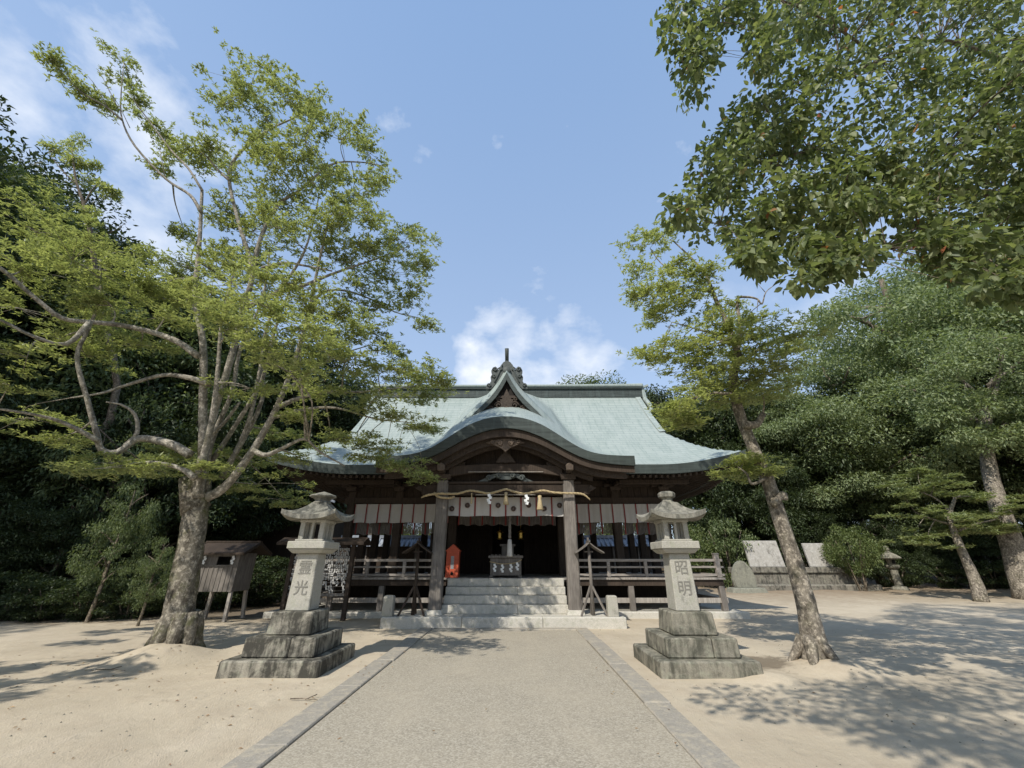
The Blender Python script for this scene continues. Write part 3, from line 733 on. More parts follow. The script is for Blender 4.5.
q = MB(); q.tube([(0, 13.62, 8.30), (0, 13.30, 8.55), (0, 13.05, 8.82)], [.07, .07, .075], 12); q.build('ridge_horn', M_orn, dormer)
q = MB(); q.tube([(0, 13.45, 8.22), (0, 17.9, 8.24)], .14, 10); q.build('dormer_ridge', M_copper, dormer)
# ---- porch woodwork: beams, brackets, carvings
q = MB(); q.box2((-2.55, 12.38, 3.42), (2.55, 12.62, 3.72)); q.box2((-2.3, 12.34, 3.725), (2.3, 12.66, 3.80)); q.build('porch_beam', M_wood_dark, hall, .015)
q = MB(); n = 24
tp = [(-1.75 + 3.5 * i / n, 4.34 - .10 * ((i - n / 2) / (n / 2)) ** 2) for i in range(n + 1)]; bt = [(x, z - .25 - .05 * (abs(x) / 1.75) ** 3) for x, z in tp]
q.ribbon(tp, bt, 12.30, 12.52); q.build('rainbow_beam', M_wood_brown, hall, .01)
q = MB(); q.box2((-1.15, 12.27, 4.065), (1.15, 12.297, 4.085)); q.box2((-.9, 12.36, 3.395), (.9, 12.40, 3.418)); q.build('beam_edge_strip', M_wood_pale, hall)
q = MB(); 
for i in range(30):
    x = -2.4 + 4.8 * i / 30; q.box2((x, 12.72, 3.7), (x + .152, 12.76 + .012 * (i % 2), min(interp(Tbot, abs(x)), interp(Tbot, abs(x + .15))) - .02))
q.build('pediment_wall', M_wood_dark, hall)
q = MB()                                               # frog-leg strut over the beam
q.prism([(-.85, 3.80), (-.55, 3.80), (-.32, 3.93), (-.12, 3.86), (.12, 3.86), (.32, 3.93), (.55, 3.80), (.85, 3.80), (.62, 3.90), (.40, 4.03), (0, 4.07), (-.40, 4.03), (-.62, 3.90)], 12.36, 12.52)
for sx in (-1, 1): scroll(q, (sx * .5, 3.9), .09, 1.4, 12.33, .028, sx); scroll(q, (sx * .22, 3.97), .08, 1.4, 12.33, .028, sx)
q.build('frog_leg_strut', M_orn, hall)
q = MB()                                               # pendant carving under the porch crown
q.prism([(-.60, 4.88), (-.42, 4.84), (-.28, 4.78), (-.14, 4.72), (0, 4.60), (.14, 4.72), (.28, 4.78), (.42, 4.84), (.60, 4.88), (.40, 4.94), (.2, 5.0), (-.2, 5.0), (-.40, 4.94)], 11.86, 11.94)
for sx in (-1, 1): scroll(q, (sx * .17, 4.86), .09, 1.5, 11.84, .03, sx); scroll(q, (sx * .40, 4.89), .06, 1.4, 11.84, .025, sx)
q.build('pendant_carving', M_carve_pale, hall)
q = MB(); q.beam((0, 12.25, 4.34), (0, 12.25, 4.74), .12, .1); q.prism([(-.3, 4.36), (.3, 4.36), (.12, 4.62), (-.12, 4.62)], 12.22, 12.3); q.build('king_strut', M_carve, hall)
for sx in (-1, 1):
    br = MB(); br.box((sx * 1.92, 12.5, 3.93), (.42, .42, .16), taper=1.25); br.box((sx * 1.92, 12.5, 4.09), (.95, .16, .13)); br.box((sx * 1.92, 12.3, 4.09), (.16, .85, .13))
    for dx in (-.38, 0, .38): br.box((sx * 1.92 + dx, 12.5, 4.20), (.2, .2, .1), taper=1.2)
    br.box((sx * 1.92, 12.5, 4.33), (1.3, .18, .16)); b = br.build('bracket_set', M_carve, hall, .01)
    q = MB(); q.prism([(sx * 1.92 - .10, 4.03), (sx * 1.92 + .10, 4.03), (sx * 1.92 + .12, 4.2), (sx * 1.92, 4.28), (sx * 1.92 - .12, 4.2)], 11.82, 11.94); q.build('beam_nose', M_carve_pale, b, .02)
    q = MB(); q.prism([(sx * 2.1, 3.44), (sx * 2.55, 3.50), (sx * 2.78, 3.62), (sx * 2.62, 3.70), (sx * 2.1, 3.70)][::sx], 12.42, 12.58); q.build('beam_nose', M_carve, hall, .012)
    q = MB(); n = 12                                    # curved tie from porch column back to the hall
    a = [(12.65 + 2.4 * i / n, 3.55 + .35 * math.sin(math.pi * .5 * i / n)) for i in range(n + 1)]
    q.tube([(sx * 1.92, y, z) for y, z in a], .10, 8); q.build('shrimp_beam', M_wood_brown, hall)
    for x in (3.95, 5.7):
        br = MB(); br.box((sx * x, 15.0, 4.0), (.34, .3, .14), taper=1.2); br.box((sx * x, 14.75, 4.13), (.14, .8, .12)); br.box((sx * x, 15.0, 4.13), (.8, .14, .12)); br.build('bracket_set', M_carve, hall, .01)
# ================================================================== CURTAINS, ROPE AND FITTINGS UNDER THE EAVES
def curtain(name, label, x0, x1, y, z0, z1, npan, crests, blind=False):
    root = thing(name, label, 'curtain', ((x0 + x1) / 2, y, z0), 'white banded curtains under the eaves')
    n = npan * 8; rows = [[], []]; back = [[], []]
    for i in range(n + 1):
        x = x0 + (x1 - x0) * i / n; w = .018 * math.sin(i * .785) + .008 * math.sin(i * 2.1)
        for k2, z in enumerate((z1, z0)): rows[k2].append(Vector((x, y + w * (.3 + k2), z + (.012 * math.sin(i * .39) if k2 else 0))))
    m = MB(); m.grid(rows); m.grid([[p_ + Vector((0, .006, 0)) for p_ in r_] for r_ in rows]); m.build('cloth', M_cloth, root)
    pw = (x1 - x0) / npan
    for i in range(npan + 1):
        x = x0 + pw * i; b = MB(); hw = .022
        b.grid([[Vector((min(max(x + d, x0), x1), y - .024, z)) for d in (-hw, hw)] for z in (z1, z0 - .01)]); b.grid([[Vector((min(max(x + d, x0), x1), y - .030, z)) for d in (-hw, hw)] for z in (z1, z0 - .01)]); b.build('red_band', M_redcloth, root)
    for i in crests:
        x = x0 + pw * (i + .5); zc = (z0 + z1) / 2 + (.06 if i % 2 else -.12) * (z1 - z0); b = MB()
        for a in range(12):
            an = a * math.pi / 6; b.lathe((0, 0, 0), [(.001, 0), (.028, 0.0), (.028, .004), (.001, .004)], 6)
            for vv in range(len(b.v) - 24, len(b.v)):
                q_ = b.v[vv]; b.v[vv] = Vector((x + q_.x + .055 * math.cos(an), y - .036 - q_.z, zc + q_.y + .055 * math.sin(an)))
        s0 = len(b.v); b.lathe((0, 0, 0), [(.001, 0), (.03, 0), (.03, .006), (.001, .006)], 10)
        for vv in range(s0, len(b.v)): q_ = b.v[vv]; b.v[vv] = Vector((x + q_.x, y - .036 - q_.z, zc + q_.y))
        b.build('crest', M_crest, root)
    m = MB(); m.tube([(x0 - .1, y + .02, z1 + .01), (x1 + .1, y + .02, z1 + .01)], .02, 8); m.build('curtain_rod', M_wood_dark, root)
    return root
curtain('banded_curtain', 'white curtain with red bands and dark crests across the porch entrance', -1.9, 1.9, 12.86, 2.84, 3.40, 8, [0, 1, 3, 4, 5, 6, 7])
curtain('banded_curtain', 'white curtain with red bands hung along the left verandah', -5.5, -2.1, 15.02, 2.83, 3.47, 8, [])
curtain('banded_curtain', 'white curtain with red bands hung along the right verandah', 2.1, 5.5, 15.02, 2.83, 3.47, 8, [])
def blind(label, x0, x1, y, z0, z1):
    root = thing('bamboo_blind', label, 'blind', ((x0 + x1) / 2, y, z0), 'rolled bamboo blinds behind the curtains'); m = MB(); n = int((x1 - x0) / .05)
    for i in range(n):
        x = x0 + (x1 - x0) * i / n; m.box2((x, y, z0 + .03 * math.sin(i * .7)), (x + .036, y + .01, z1))
    m.build('slats', M_wood_grey, root); m = MB()
    for i in range(int((x1 - x0) / .42) + 1): m.box2((x0 + .42 * i, y - .012, z0), (x0 + .42 * i + .05, y - .002, z1))
    m.build('binding', M_redcloth, root)
blind('grey bamboo blind hanging behind the left verandah curtain', -5.5, -2.15, 15.32, 2.46, 3.5)
blind('grey bamboo blind hanging behind the right verandah curtain', 2.15, 5.5, 15.32, 2.46, 3.5)
blind('short bamboo blind behind the porch curtain', -1.75, 1.75, 15.05, 2.75, 3.5)
def tassel(m, x, y, z, h, r):
    m.lathe((x, y, z), [(.02, 0), (r * .6, -.02), (r * .45, -h * .3), (r * .55, -h * .36), (r, -h * .95), (r * .9, -h), (.01, -h)], 12)
def shide(m, x, y, z, s=1.0):
    """zigzag folded paper strips"""
    w = .085 * s; h = .085 * s
    for k2, (dx, dz) in enumerate(((0, 0), (.035, -.8), (-.02, -1.6), (.02, -2.4))):
        m.box((x + dx * s, y - .006 * k2, z + dz * h - h * .5), (w, .006, h), (0, R(14) * (1 if k2 % 2 else -1), 0))
# sacred straw rope
pts = []
ropex = [(-2.5, 3.30), (-2.35, 3.36), (-2.1, 3.41), (-1.9, 3.42), (-1.45, 3.42), (-1.1, 3.50), (-.85, 3.48), (-.5, 3.42), (-.22, 3.48), (.02, 3.54), (.25, 3.48), (.55, 3.42), (.9, 3.47), (1.15, 3.50), (1.45, 3.44), (1.9, 3.42), (2.15, 3.42), (2.35, 3.38), (2.52, 3.24)]
rope = thing('sacred_rope', 'long straw rope with paper streamers swagged across the porch columns', 'rope', (0, 12.2, 3.4))
c = catmull([(x, 12.22 + .03 * math.sin(x * 3), z) for x, z in ropex], 6)
m = MB()
for ph in (0, 2 * math.pi / 3, 4 * math.pi / 3):
    m.tube([p_ + Vector((0, math.cos(i * .8 + ph), math.sin(i * .8 + ph))) * (.016) for i, p_ in enumerate(c)], [.0195 * min(1, .4 + i / 10, .4 + (len(c) - 1 - i) / 10) for i in range(len(c))], 7)
m.tube(catmull([(-2.15, 12.3, 3.46), (-2.0, 12.25, 3.33), (-1.7, 12.3, 3.30), (-1.55, 12.4, 3.36)], 5), .035, 6); m.build('strand', M_straw, rope)
for x, z in ((-.48, 3.40), (.62, 3.38)):
    m = MB(); shide(m, x, 12.16, z, 1.0); m.build('paper_streamer', M_paper, rope)
for x, z, h, rr in ((.02, 3.45, .36, .085), (1.02, 3.36, .42, .10), (-1.0, 3.42, .3, .03)):
    m = MB(); tassel(m, x, 12.16, z, h, rr); m.build('straw_tassel', M_straw, rope)
# bell rope
br = thing('bell_rope', 'thick cloth bell rope hanging before the offering box', 'bell rope', (.12, 13.2, 1.75))
m = MB()
for ph in (0, 2.1, 4.2): m.tube([(.12 + .022 * math.cos(i * .55 + ph), 13.2 + .022 * math.sin(i * .55 + ph), 3.3 - i * .04) for i in range(28)], .027, 6)
m.build('cord', M_wood_grey, br); m = MB(); m.lathe((.12, 13.2, 2.2), [(.03, 0), (.06, -.03), (.075, -.2), (.085, -.44), (.09, -.5), (.01, -.5)], 14); m.build('cloth_end', M_cloth, br)
m = MB(); m.lathe((.12, 13.2, 3.48), [(.02, .06), (.07, .05), (.11, 0), (.115, -.06), (.08, -.12), (.02, -.14)], 16); m.build('bell', M_gold, br)
# offering box
ob = thing('offering_box', 'wooden offering box with rope and white paper streamers at head of steps', 'offering box', (.05, 14.1, 1.1))
m = MB(); m.box2((-.50, 13.85, 1.16), (.48, 14.40, 1.66)); m.box2((-.56, 13.79, 1.66), (.54, 14.46, 1.74)); m.box2((-.52, 13.82, 1.10), (-.40, 14.42, 1.16)); m.box2((.38, 13.82, 1.10), (.5, 14.42, 1.16)); m.build('body', M_wood_grey, ob, .012)
m = MB()
for i in range(8): m.box2((-.48 + .12 * i, 13.86, 1.745), (-.42 + .12 * i, 14.4, 1.775))
m.build('slatted_lid', M_wood_grey, ob)
m = MB(); m.tube(catmull([(-.52, 13.83, 1.56), (-.2, 13.80, 1.50), (.05, 13.8, 1.50), (.3, 13.80, 1.53), (.50, 13.83, 1.62)], 5), .014, 6); m.build('rope', M_straw, ob)
for x, z in ((-.36, 1.50), (-.12, 1.48), (.15, 1.49), (.35, 1.54)):
    m = MB(); shide(m, x, 13.79, z, .8); m.build('paper_streamer', M_paper, ob)
m = MB(); m.box2((-.22, 14.9, 1.10), (.28, 15.15, 1.18)); m.box2((-.18, 14.95, 1.18), (.24, 15.1, 2.05)); m.box2((-.24, 14.9, 2.05), (.30, 15.15, 2.12)); o = m.build('offering_stand', M_wood_grey, bevel=.01, loc=(.03, 15.0, 1.1)); tag(o, 'small grey wooden stand behind the offering box', 'stand')
for sx in (-1, 1):
    hl = thing('hanging_lantern', 'small gilded lantern hanging left of the bell rope' if sx < 0 else 'small gilded lantern hanging right of the bell rope', 'lantern', (.1 + sx * .42, 17.0, 2.5), 'gilded lanterns inside the hall')
    m = MB(); m.lathe((.1 + sx * .42, 17.0, 2.5), [(.02, .22), (.14, .14), (.15, .12), (.09, .11), (.09, -.08), (.12, -.1), (.10, -.13), (.02, -.15)], 6, sm=False); m.build('body', M_gold, hl); m = MB(); m.tube([(.1 + sx * .42, 17, 2.7), (.1 + sx * .42, 17, 4.34)], .008, 5); m.build('chain', M_gold, hl)
# red fortune box
rb = thing('fortune_box', 'vermilion wooden fortune box with pointed top beside left porch column', 'box', (-1.70, 13.95, 1.1))
m = MB(); x0, x1 = -1.90, -1.50; xc = (x0 + x1) / 2
m.prism([(x0, 1.1), (x1, 1.1), (x1, 1.86), (x1 + .05, 1.87), (xc, 2.08), (x0 - .05, 1.87), (x0, 1.86)], 13.82, 14.15); m.build('body', M_red, rb, .008)
m = MB(); m.box2((xc - .05, 13.812, 1.35), (xc + .05, 13.822, 1.72)); m.build('name_plate', M_metal, rb); m = MB(); m.lathe((0, 0, 0), [(.001, 0), (.045, 0), (.045, .012), (.001, .012)], 14)
m.v = [Vector((xc + q_.x, 13.818 - q_.z, 1.22 + q_.y)) for q_ in m.v]; m.build('coin_slot', M_dark, rb)

# ================================================================== STONE LANTERNS
def text_mesh(ch, size):
    cu = bpy.data.curves.new('lettering', 'FONT'); cu.body = ch; cu.size = size; cu.align_x = 'CENTER'; cu.align_y = 'CENTER'; cu.extrude = .004; cu.resolution_u = 3; cu.offset = size * .004
    o = bpy.data.objects.new('lettering', cu); COL.objects.link(o); bpy.context.view_layer.update()
    me = bpy.data.meshes.new_from_object(o.evaluated_get(bpy.context.evaluated_depsgraph_get())); bpy.data.objects.remove(o); bpy.data.curves.remove(cu); return me
def square_roof(m, c, h0, h1, z0, z1, up, thick, n=8, rings=7):
    rows = []; per = []
    for i in range(4 * n):
        t = (i % n) / n * 2 - 1; s_ = i // n
        per.append(((t, -1), (1, t), (-t, 1), (-1, -t))[s_])
    for k2 in range(rings + 1):
        q = k2 / rings; h = h0 + (h1 - h0) * q; z = z1 - (z1 - z0) * (1 - (1 - q) ** 1.7)
        rows.append([Vector((c[0] + h * u, c[1] + h * v_, z + up * (abs(u) * abs(v_)) ** 2.5 * q ** 2)) for u, v_ in per + [per[0]]])
    rows.append([p_ - Vector((0, 0, thick)) for p_ in rows[-1]])
    rows.append([Vector((c[0] + h1 * .72 * u, c[1] + h1 * .72 * v_, z0 - thick * .8)) for u, v_ in per + [per[0]]])
    m.grid(rows, sm=False)
    m.add([p_ for p_ in rows[0][:-1]], [tuple(range(4 * n))[::-1]]); m.add([p_ for p_ in rows[-1][:-1]], [tuple(range(4 * n))])
def big_lantern(cx_, cy_, label, chars, stone, basemat, rot=0.0, finial='cap'):
    root = thing('stone_lantern', label, 'stone lantern', (cx_, cy_, 0), 'pair of tall stone lanterns flanking the path')
    def B(name, m, mat, bev=.012): return m.build(name, mat, root, bev)
    m = MB(); 
    m.box((cx_, cy_, .04), (1.52, 1.52, .32), taper=.985); B('bottom_tier', m, basemat, .02)
    m = MB(); m.box((cx_ - .2, cy_, .335), (.72, 1.12, .265), taper=.98); m.box((cx_ + .362, cy_, .335), (.395, 1.12, .265), taper=.98); B('middle_tier', m, basemat, .018)
    m = MB(); m.box((cx_, cy_, .635), (.72, .72, .33), taper=.93); B('upper_tier', m, basemat, .02)
    m = MB(); m.box((cx_, cy_, 1.245), (.40, .40, .89), taper=.88); B('shaft', m, stone)
    m = MB(); m.box((cx_, cy_, 1.725), (.50, .50, .07), taper=1.27); m.box((cx_, cy_, 1.825), (.66, .66, .125)); B('platform', m, stone)
    m = MB(); w = .205
    m.box((cx_, cy_, 1.905), (.50, .50, .035))
    for sx in (-1, 1):
        for sy in (-1, 1): m.box((cx_ + sx * w * .86, cy_ + sy * w * .86, 2.07), (.085, .085, .30))
        m.box((cx_ + sx * w * .86, cy_, 2.07), (.06, .045, .30)); m.box((cx_, cy_ + sx * w * .86, 2.07), (.045, .06, .30))
    m.box((cx_, cy_, 2.235), (.47, .47, .05)); B('fire_box', m, stone, .008)
    m = MB(); square_roof(m, (cx_, cy_), .13, .48, 2.32, 2.57, .10, .075); B('roof', m, M_stone_cap, 0)
    m = MB()
    if finial == 'cap': m.lathe((cx_, cy_, 2.55), [(.14, 0), (.14, .03), (.10, .05), (.10, .10), (.155, .12), (.165, .19), (.12, .225), (.02, .235)], 8, sm=False, rot0=R(22.5))
    else: m.lathe((cx_, cy_, 2.55), [(.16, 0), (.17, .03), (.13, .06), (.16, .10), (.24, .13), (.25, .155), (.17, .18), (.12, .20), (.06, .22), (.01, .235)], 9, sm=False)
    B('finial', m, M_stone_cap, .008)
    for ch, z in zip(chars, (1.45, 1.13)):
        me = text_mesh(ch, .245); me.materials.append(M_engrave); o = bpy.data.objects.new('inscription', me); COL.objects.link(o); o.parent = root
        o.location = (0, -.2005 + .024 * (z - .80) / .89 - .002, z); o.rotation_euler = (R(90) - .024, 0, 0)
    root.rotation_euler.z = rot
    return root
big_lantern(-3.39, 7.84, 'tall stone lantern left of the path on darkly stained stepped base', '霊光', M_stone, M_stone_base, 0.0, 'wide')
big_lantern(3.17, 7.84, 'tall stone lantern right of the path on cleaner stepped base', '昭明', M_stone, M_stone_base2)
# small old lantern far right
sl = W(901, 591, 24.5); sl.z = ground_z(sl.x, sl.y) - .03
root = thing('small_stone_lantern', 'small old round stone lantern at the edge of the right wood', 'stone lantern', sl)
for nm, prof, n in (('base', [(.42, 0), (.42, .10), (.30, .22)], 6), ('shaft', [(.20, .2), (.17, .5), (.19, .55), (.17, .6), (.19, 1.05)], 12), ('platform', [(.20, 1.05), (.34, 1.15), (.36, 1.25), (.30, 1.28)], 6), ('fire_box', [(.22, 1.28), (.23, 1.58)], 6), ('roof', [(.20, 1.56), (.55, 1.60), (.52, 1.68), (.26, 1.86), (.14, 1.92)], 6), ('finial', [(.14, 1.92), (.10, 1.97), (.15, 2.05), (.12, 2.2), (.02, 2.3)], 10)):
    m = MB(); m.lathe(sl, prof, n, sm=False); o = m.build(nm, M_stone_base2, root, .015)
m = MB(); m.box(sl + Vector((-.02, -.205, 1.44)), (.16, .03, .2)); m.build('window', M_dark, root)

# ================================================================== SMALL WOODEN STRUCTURES
# notice hut on legs, left
xl, xr = W(196, 580, 13.0).x, W(234, 580, 13.0).x
hut = thing('box_hut', 'small weathered wooden box hut on four legs behind the left tree', 'hut', ((xl + xr) / 2, 13.4, 0)); hx = (xl + xr) / 2
m = MB(); n = 9
m.box2((xl, 13.0, .76), (xr, 13.03, 1.44)); m.box2((xl, 13.0, 1.44), (xl + .42 * (xr - xl), 13.03, 1.70)); m.box2((xl + .78 * (xr - xl), 13.0, 1.44), (xr, 13.03, 1.70)); m.box2((xl, 13.0, 1.70), (xr, 13.03, 1.82))
m.box2((xl, 13.031, .76), (xl + .03, 13.85, 1.8)); m.box2((xr - .03, 13.031, .76), (xr, 13.85, 1.8)); m.box2((xl + .03, 13.82, .76), (xr - .03, 13.85, 1.8)); m.box2((xl + .03, 13.03, .76), (xr - .03, 13.82, .79)); m.build('body', M_wood_grey, hut)
m = MB()
for i in range(1, 8): x = xl + (xr - xl) * i / 8; m.box2((x - .012, 12.985, .78), (x + .012, 12.998, 1.42))
m.box2((xl - .02, 12.975, 1.43), (xr + .02, 12.998, 1.47)); m.build('battens', M_wood_grey, hut)
for x in (xl + .05, xr - .05):
    for y in (13.08, 13.78):
        m = MB(); m.beam((x + (x - hx) * .12, y + (y - 13.43) * .2, 0), (x, y, .8), .085, .085); m.build('leg', M_wood_pale, hut)
m = MB(); 
for sy in (-1, 1): m.beam((hx - .05, 13.43 + sy * .30, 1.955), (hx - .05, 13.43 + sy * .30, 1.956), .01, .01)
a, b = xl - .28, xr + .28
m.add([(a, 12.72, 1.80), (b, 12.72, 1.80), (b, 13.43, 2.12), (a, 13.43, 2.12), (a, 14.14, 1.80), (b, 14.14, 1.80)], [(0, 1, 2, 3), (3, 2, 5, 4)]); m.add([(a, 12.70, 1.75), (b, 12.70, 1.75), (b, 13.43, 2.06), (a, 13.43, 2.06), (a, 14.16, 1.75), (b, 14.16, 1.75)], [(3, 2, 1, 0), (4, 5, 2, 3)])
m.beam((a, 12.71, 1.775), (b, 12.71, 1.775), .03, .05); m.beam((a, 14.15, 1.775), (b, 14.15, 1.775), .03, .05)
for x in (a, b):
    for sy in (-1, 1): m.beam((x, 13.43, 2.085), (x, 13.43 + sy * .74, 1.76), .04, .09)
m.beam((a - .02, 13.43, 2.13), (b + .02, 13.43, 2.13), .12, .05); m.build('roof', M_wood_brown, hut)
for x in (xl + .1, xl + .85 * (xr - xl)):
    m = MB(); shide(m, x, 12.96, 1.72, .8); m.build('paper_streamer', M_paper, hut)
# fortune paper rack
fr = thing('fortune_rack', 'roofed rack with rows of white tied fortune papers behind left lantern', 'rack', (-5.66, 13.35, 0))
for x in (-6.55, -4.72):
    m = MB(); m.box2((x - .06, 13.29, 0), (x + .06, 13.41, 2.1)); m.build('post', M_wood_brown, fr, .008)
m = MB(); m.box2((-6.95, 13.05, 2.10), (-4.3, 13.36, 2.13)); m.beam((-6.95, 13.0, 2.07), (-4.3, 13.0, 2.07), .03, .09); m.beam((-6.95, 13.68, 2.07), (-4.3, 13.68, 2.07), .03, .09)
m.add([(-6.95, 13.0, 2.1), (-4.3, 13.0, 2.1), (-4.3, 13.35, 2.25), (-6.95, 13.35, 2.25), (-6.95, 13.7, 2.1), (-4.3, 13.7, 2.1)], [(0, 1, 2, 3), (3, 2, 5, 4)]); m.build('roof', M_red if False else M_wood_brown, fr)
random.seed(11)
for i in range(11):
    z = 1.92 - .115 * i; m = MB(); m.tube([(-6.5, 13.35, z), (-5.6, 13.35, z - .02), (-4.76, 13.35, z)], .006, 4)
    x = -6.46
    while x < -4.8:
        if random.random() < (.93 if i < 8 else .55):
            m.box((x, 13.345 + random.uniform(-.02, .02), z - .035 + random.uniform(-.03, .03)), (.042, .018, random.uniform(.05, .13)), (random.uniform(-.5, .5), random.uniform(-.5, .5), random.uniform(-.5, .5)), 1); m.box((x, 13.33, z), (.045, .03, .035), (0, random.uniform(-.5, .5), 0), 1)
        x += random.uniform(.05, .085)
    m.build('paper_row', [M_wood_grey, M_slip_shaded], fr)
m = MB(); m.box2((-6.6, 13.33, .62), (-4.66, 13.37, .70)); m.build('rail', M_wood_grey, fr)
# two small roofed poles on tripod feet
for px_, lab in ((593, 'slim roofed wooden pole on tripod feet right of the steps'), (413, 'slim roofed wooden pole on tripod feet left of the steps')):
    b = W(px_, 612, 12.25); x = b.x; y = 12.25; t = thing('roofed_pole', lab, 'lamp post', (x, y, .245), 'roofed poles beside the steps'); mw = M_wood_grey if px_ > 500 else M_wood_brown
    m = MB(); m.tube([(x, y, .26), (x + .01, y, 1.2), (x, y, 2.05)], [.055, .045, .04], 8); m.build('pole', mw, t)
    for an in (90, 215, 325):
        m = MB(); m.beam((x + .42 * math.cos(R(an)), y + .36 * math.sin(R(an)), .25), (x + .03 * math.cos(R(an)), y + .03 * math.sin(R(an)), .95), .04, .05); m.build('foot', mw, t)
    m = MB(); n = 6
    tp = [(x + .40 * (i / n - .5) * 2, 2.07 - .27 * abs((i / n - .5) * 2) ** .8) for i in range(n + 1)]
    m.ribbon(tp, [(q, z - .035) for q, z in tp], y - .22, y + .22); m.beam((x, y - .24, 2.08), (x, y + .24, 2.08), .05, .05); m.box((x, y, 2.12), (.05, .05, .14)); m.build('roof', mw, t)
    m = MB(); m.box2((x - .12, y - .03, 1.80), (x + .12, y + .03, 1.83)); m.build('cross_piece', mw, t)
for px_, lab in ((613, 'short square stone post at right end of porch platform'), (387.5, 'short square stone post at left end of porch platform')):
    b = W(px_, 616, 12.05); m = MB(); m.box((b.x, 12.05, .47), (.28, .24, .46), taper=.93); m.box((b.x, 12.05, .715), (.27, .23, .04), taper=.8)
    o = m.build('stone_post', M_stone, None, .012, loc=(b.x, 12.05, .245)); tag(o, lab, 'stone post', 'stone posts on the porch platform')

# ================================================================== RIGHT SIDE: WALL, PANELS, STELE
x0, x1 = W(737, 580, 25).x, W(868, 580, 25).x
wl = thing('stone_wall', 'low stone wall with capstones along the right edge of the court', 'wall', ((x0 + x1) / 2, 25.2, .1))
m = MB(); n = 7
for i in range(n): a = x0 + (x1 - x0) * i / n; m.box2((a, 25.05 + .01 * (i % 2), -.1), (a + (x1 - x0) / n - .012, 25.5, .98))
m.build('body', M_stone_wall, wl, .02); m = MB()
for i in range(5): a = x0 - .1 + (x1 - x0 + .2) * i / 5; m.box2((a, 24.95, .985), (a + (x1 - x0 + .2) / 5 - .012, 25.6, 1.28))
m.build('capstone', M_stone_wall, wl, .025); m = MB(); m.box2((x0 - .2, 24.5, -.1), (x1 + .3, 25.04, .42)); m.build('footing', M_stone_wall, wl, .06)
for pa, pb, yt, lab in ((750, 785, 541, 'large pale stone tablet leaning on the low wall, nearest the shrine'), (810, 833, 543.5, 'smaller pale stone tablet leaning on the low wall beside the bush')):
    A, Bq = W(pa, 565, 25.15).x, W(pb, 565, 25.15).x; zt = W(pa, yt, 25.6).z; m = MB(); dy = .12
    m.add([(A, 25.1, 1.29), (Bq, 25.1, 1.29), (Bq - .12, 25.1 + dy, zt), (A - .05, 25.1 + dy, zt), (A, 25.25, 1.29), (Bq, 25.25, 1.29), (Bq - .12, 25.25 + dy, zt), (A - .05, 25.25 + dy, zt)], [(0, 1, 2, 3), (7, 6, 5, 4), (0, 4, 5, 1), (1, 5, 6, 2), (2, 6, 7, 3), (3, 7, 4, 0)])
    o = m.build('stone_tablet', M_panel_stone, None, .02, loc=((A + Bq) / 2, 25.3, 1.29)); tag(o, lab, 'stone tablet', 'stone tablets on the low wall')
c0 = W(746, 588, 23.3); c0.z = 0.1; M_stele = mat_stone('stele_stone', (.24, .235, .19), (.10, .10, .08), .5)
st = thing('stone_stele', 'rounded grey natural stone stele on a low base before the wall', 'stele', c0)
m = MB(); m.prism([(c0.x - .55, .3), (c0.x + .55, .3), (c0.x + .60, .7), (c0.x + .50, 1.15), (c0.x + .22, 1.55), (c0.x - .05, 1.64), (c0.x - .32, 1.48), (c0.x - .54, 1.1), (c0.x - .62, .7)], 23.2, 23.45); m.build('slab', M_stele, st, .05, 2)
m = MB(); m.box((c0.x, 23.3, .16), (1.9, .9, .36), taper=.85); m.build('base', M_stele, st, .05)
# loose stones by the left tree and lantern
random.seed(5)
for px_, py_, Y, s_, lab in ((214, 655, 8.9, .26, 'flat grey stone between the left tree and lantern base'), (186, 672, 7.7, .16, 'rough grey stone at foot of the left tree mound'), (770, 655, 8.1, .20, 'dark flat stone between right lantern and leaning tree'), (748, 650, 8.4, .15, 'small dark stone beside the right lantern base')):
    b = W(px_, py_, Y); bmx = bmesh.new(); bmesh.ops.create_icosphere(bmx, subdivisions=3, radius=s_)
    for v_ in bmx.verts: v_.co = Vector((v_.co.x * 1.3, v_.co.y * 1.1, v_.co.z * .42)) * (1 + .30 * bumps(v_.co.x * 12 + px_, v_.co.y * 12 + v_.co.z * 9))
    me = bpy.data.meshes.new('rock')
    for v_ in []: pass; bmx.to_mesh(me); bmx.free(); me.materials.append(M_stone_base2); o = bpy.data.objects.new('rock', me); COL.objects.link(o); o.location = (b.x, Y, ground_z(b.x, Y) + s_ * .05); tag(o, lab, 'rock')

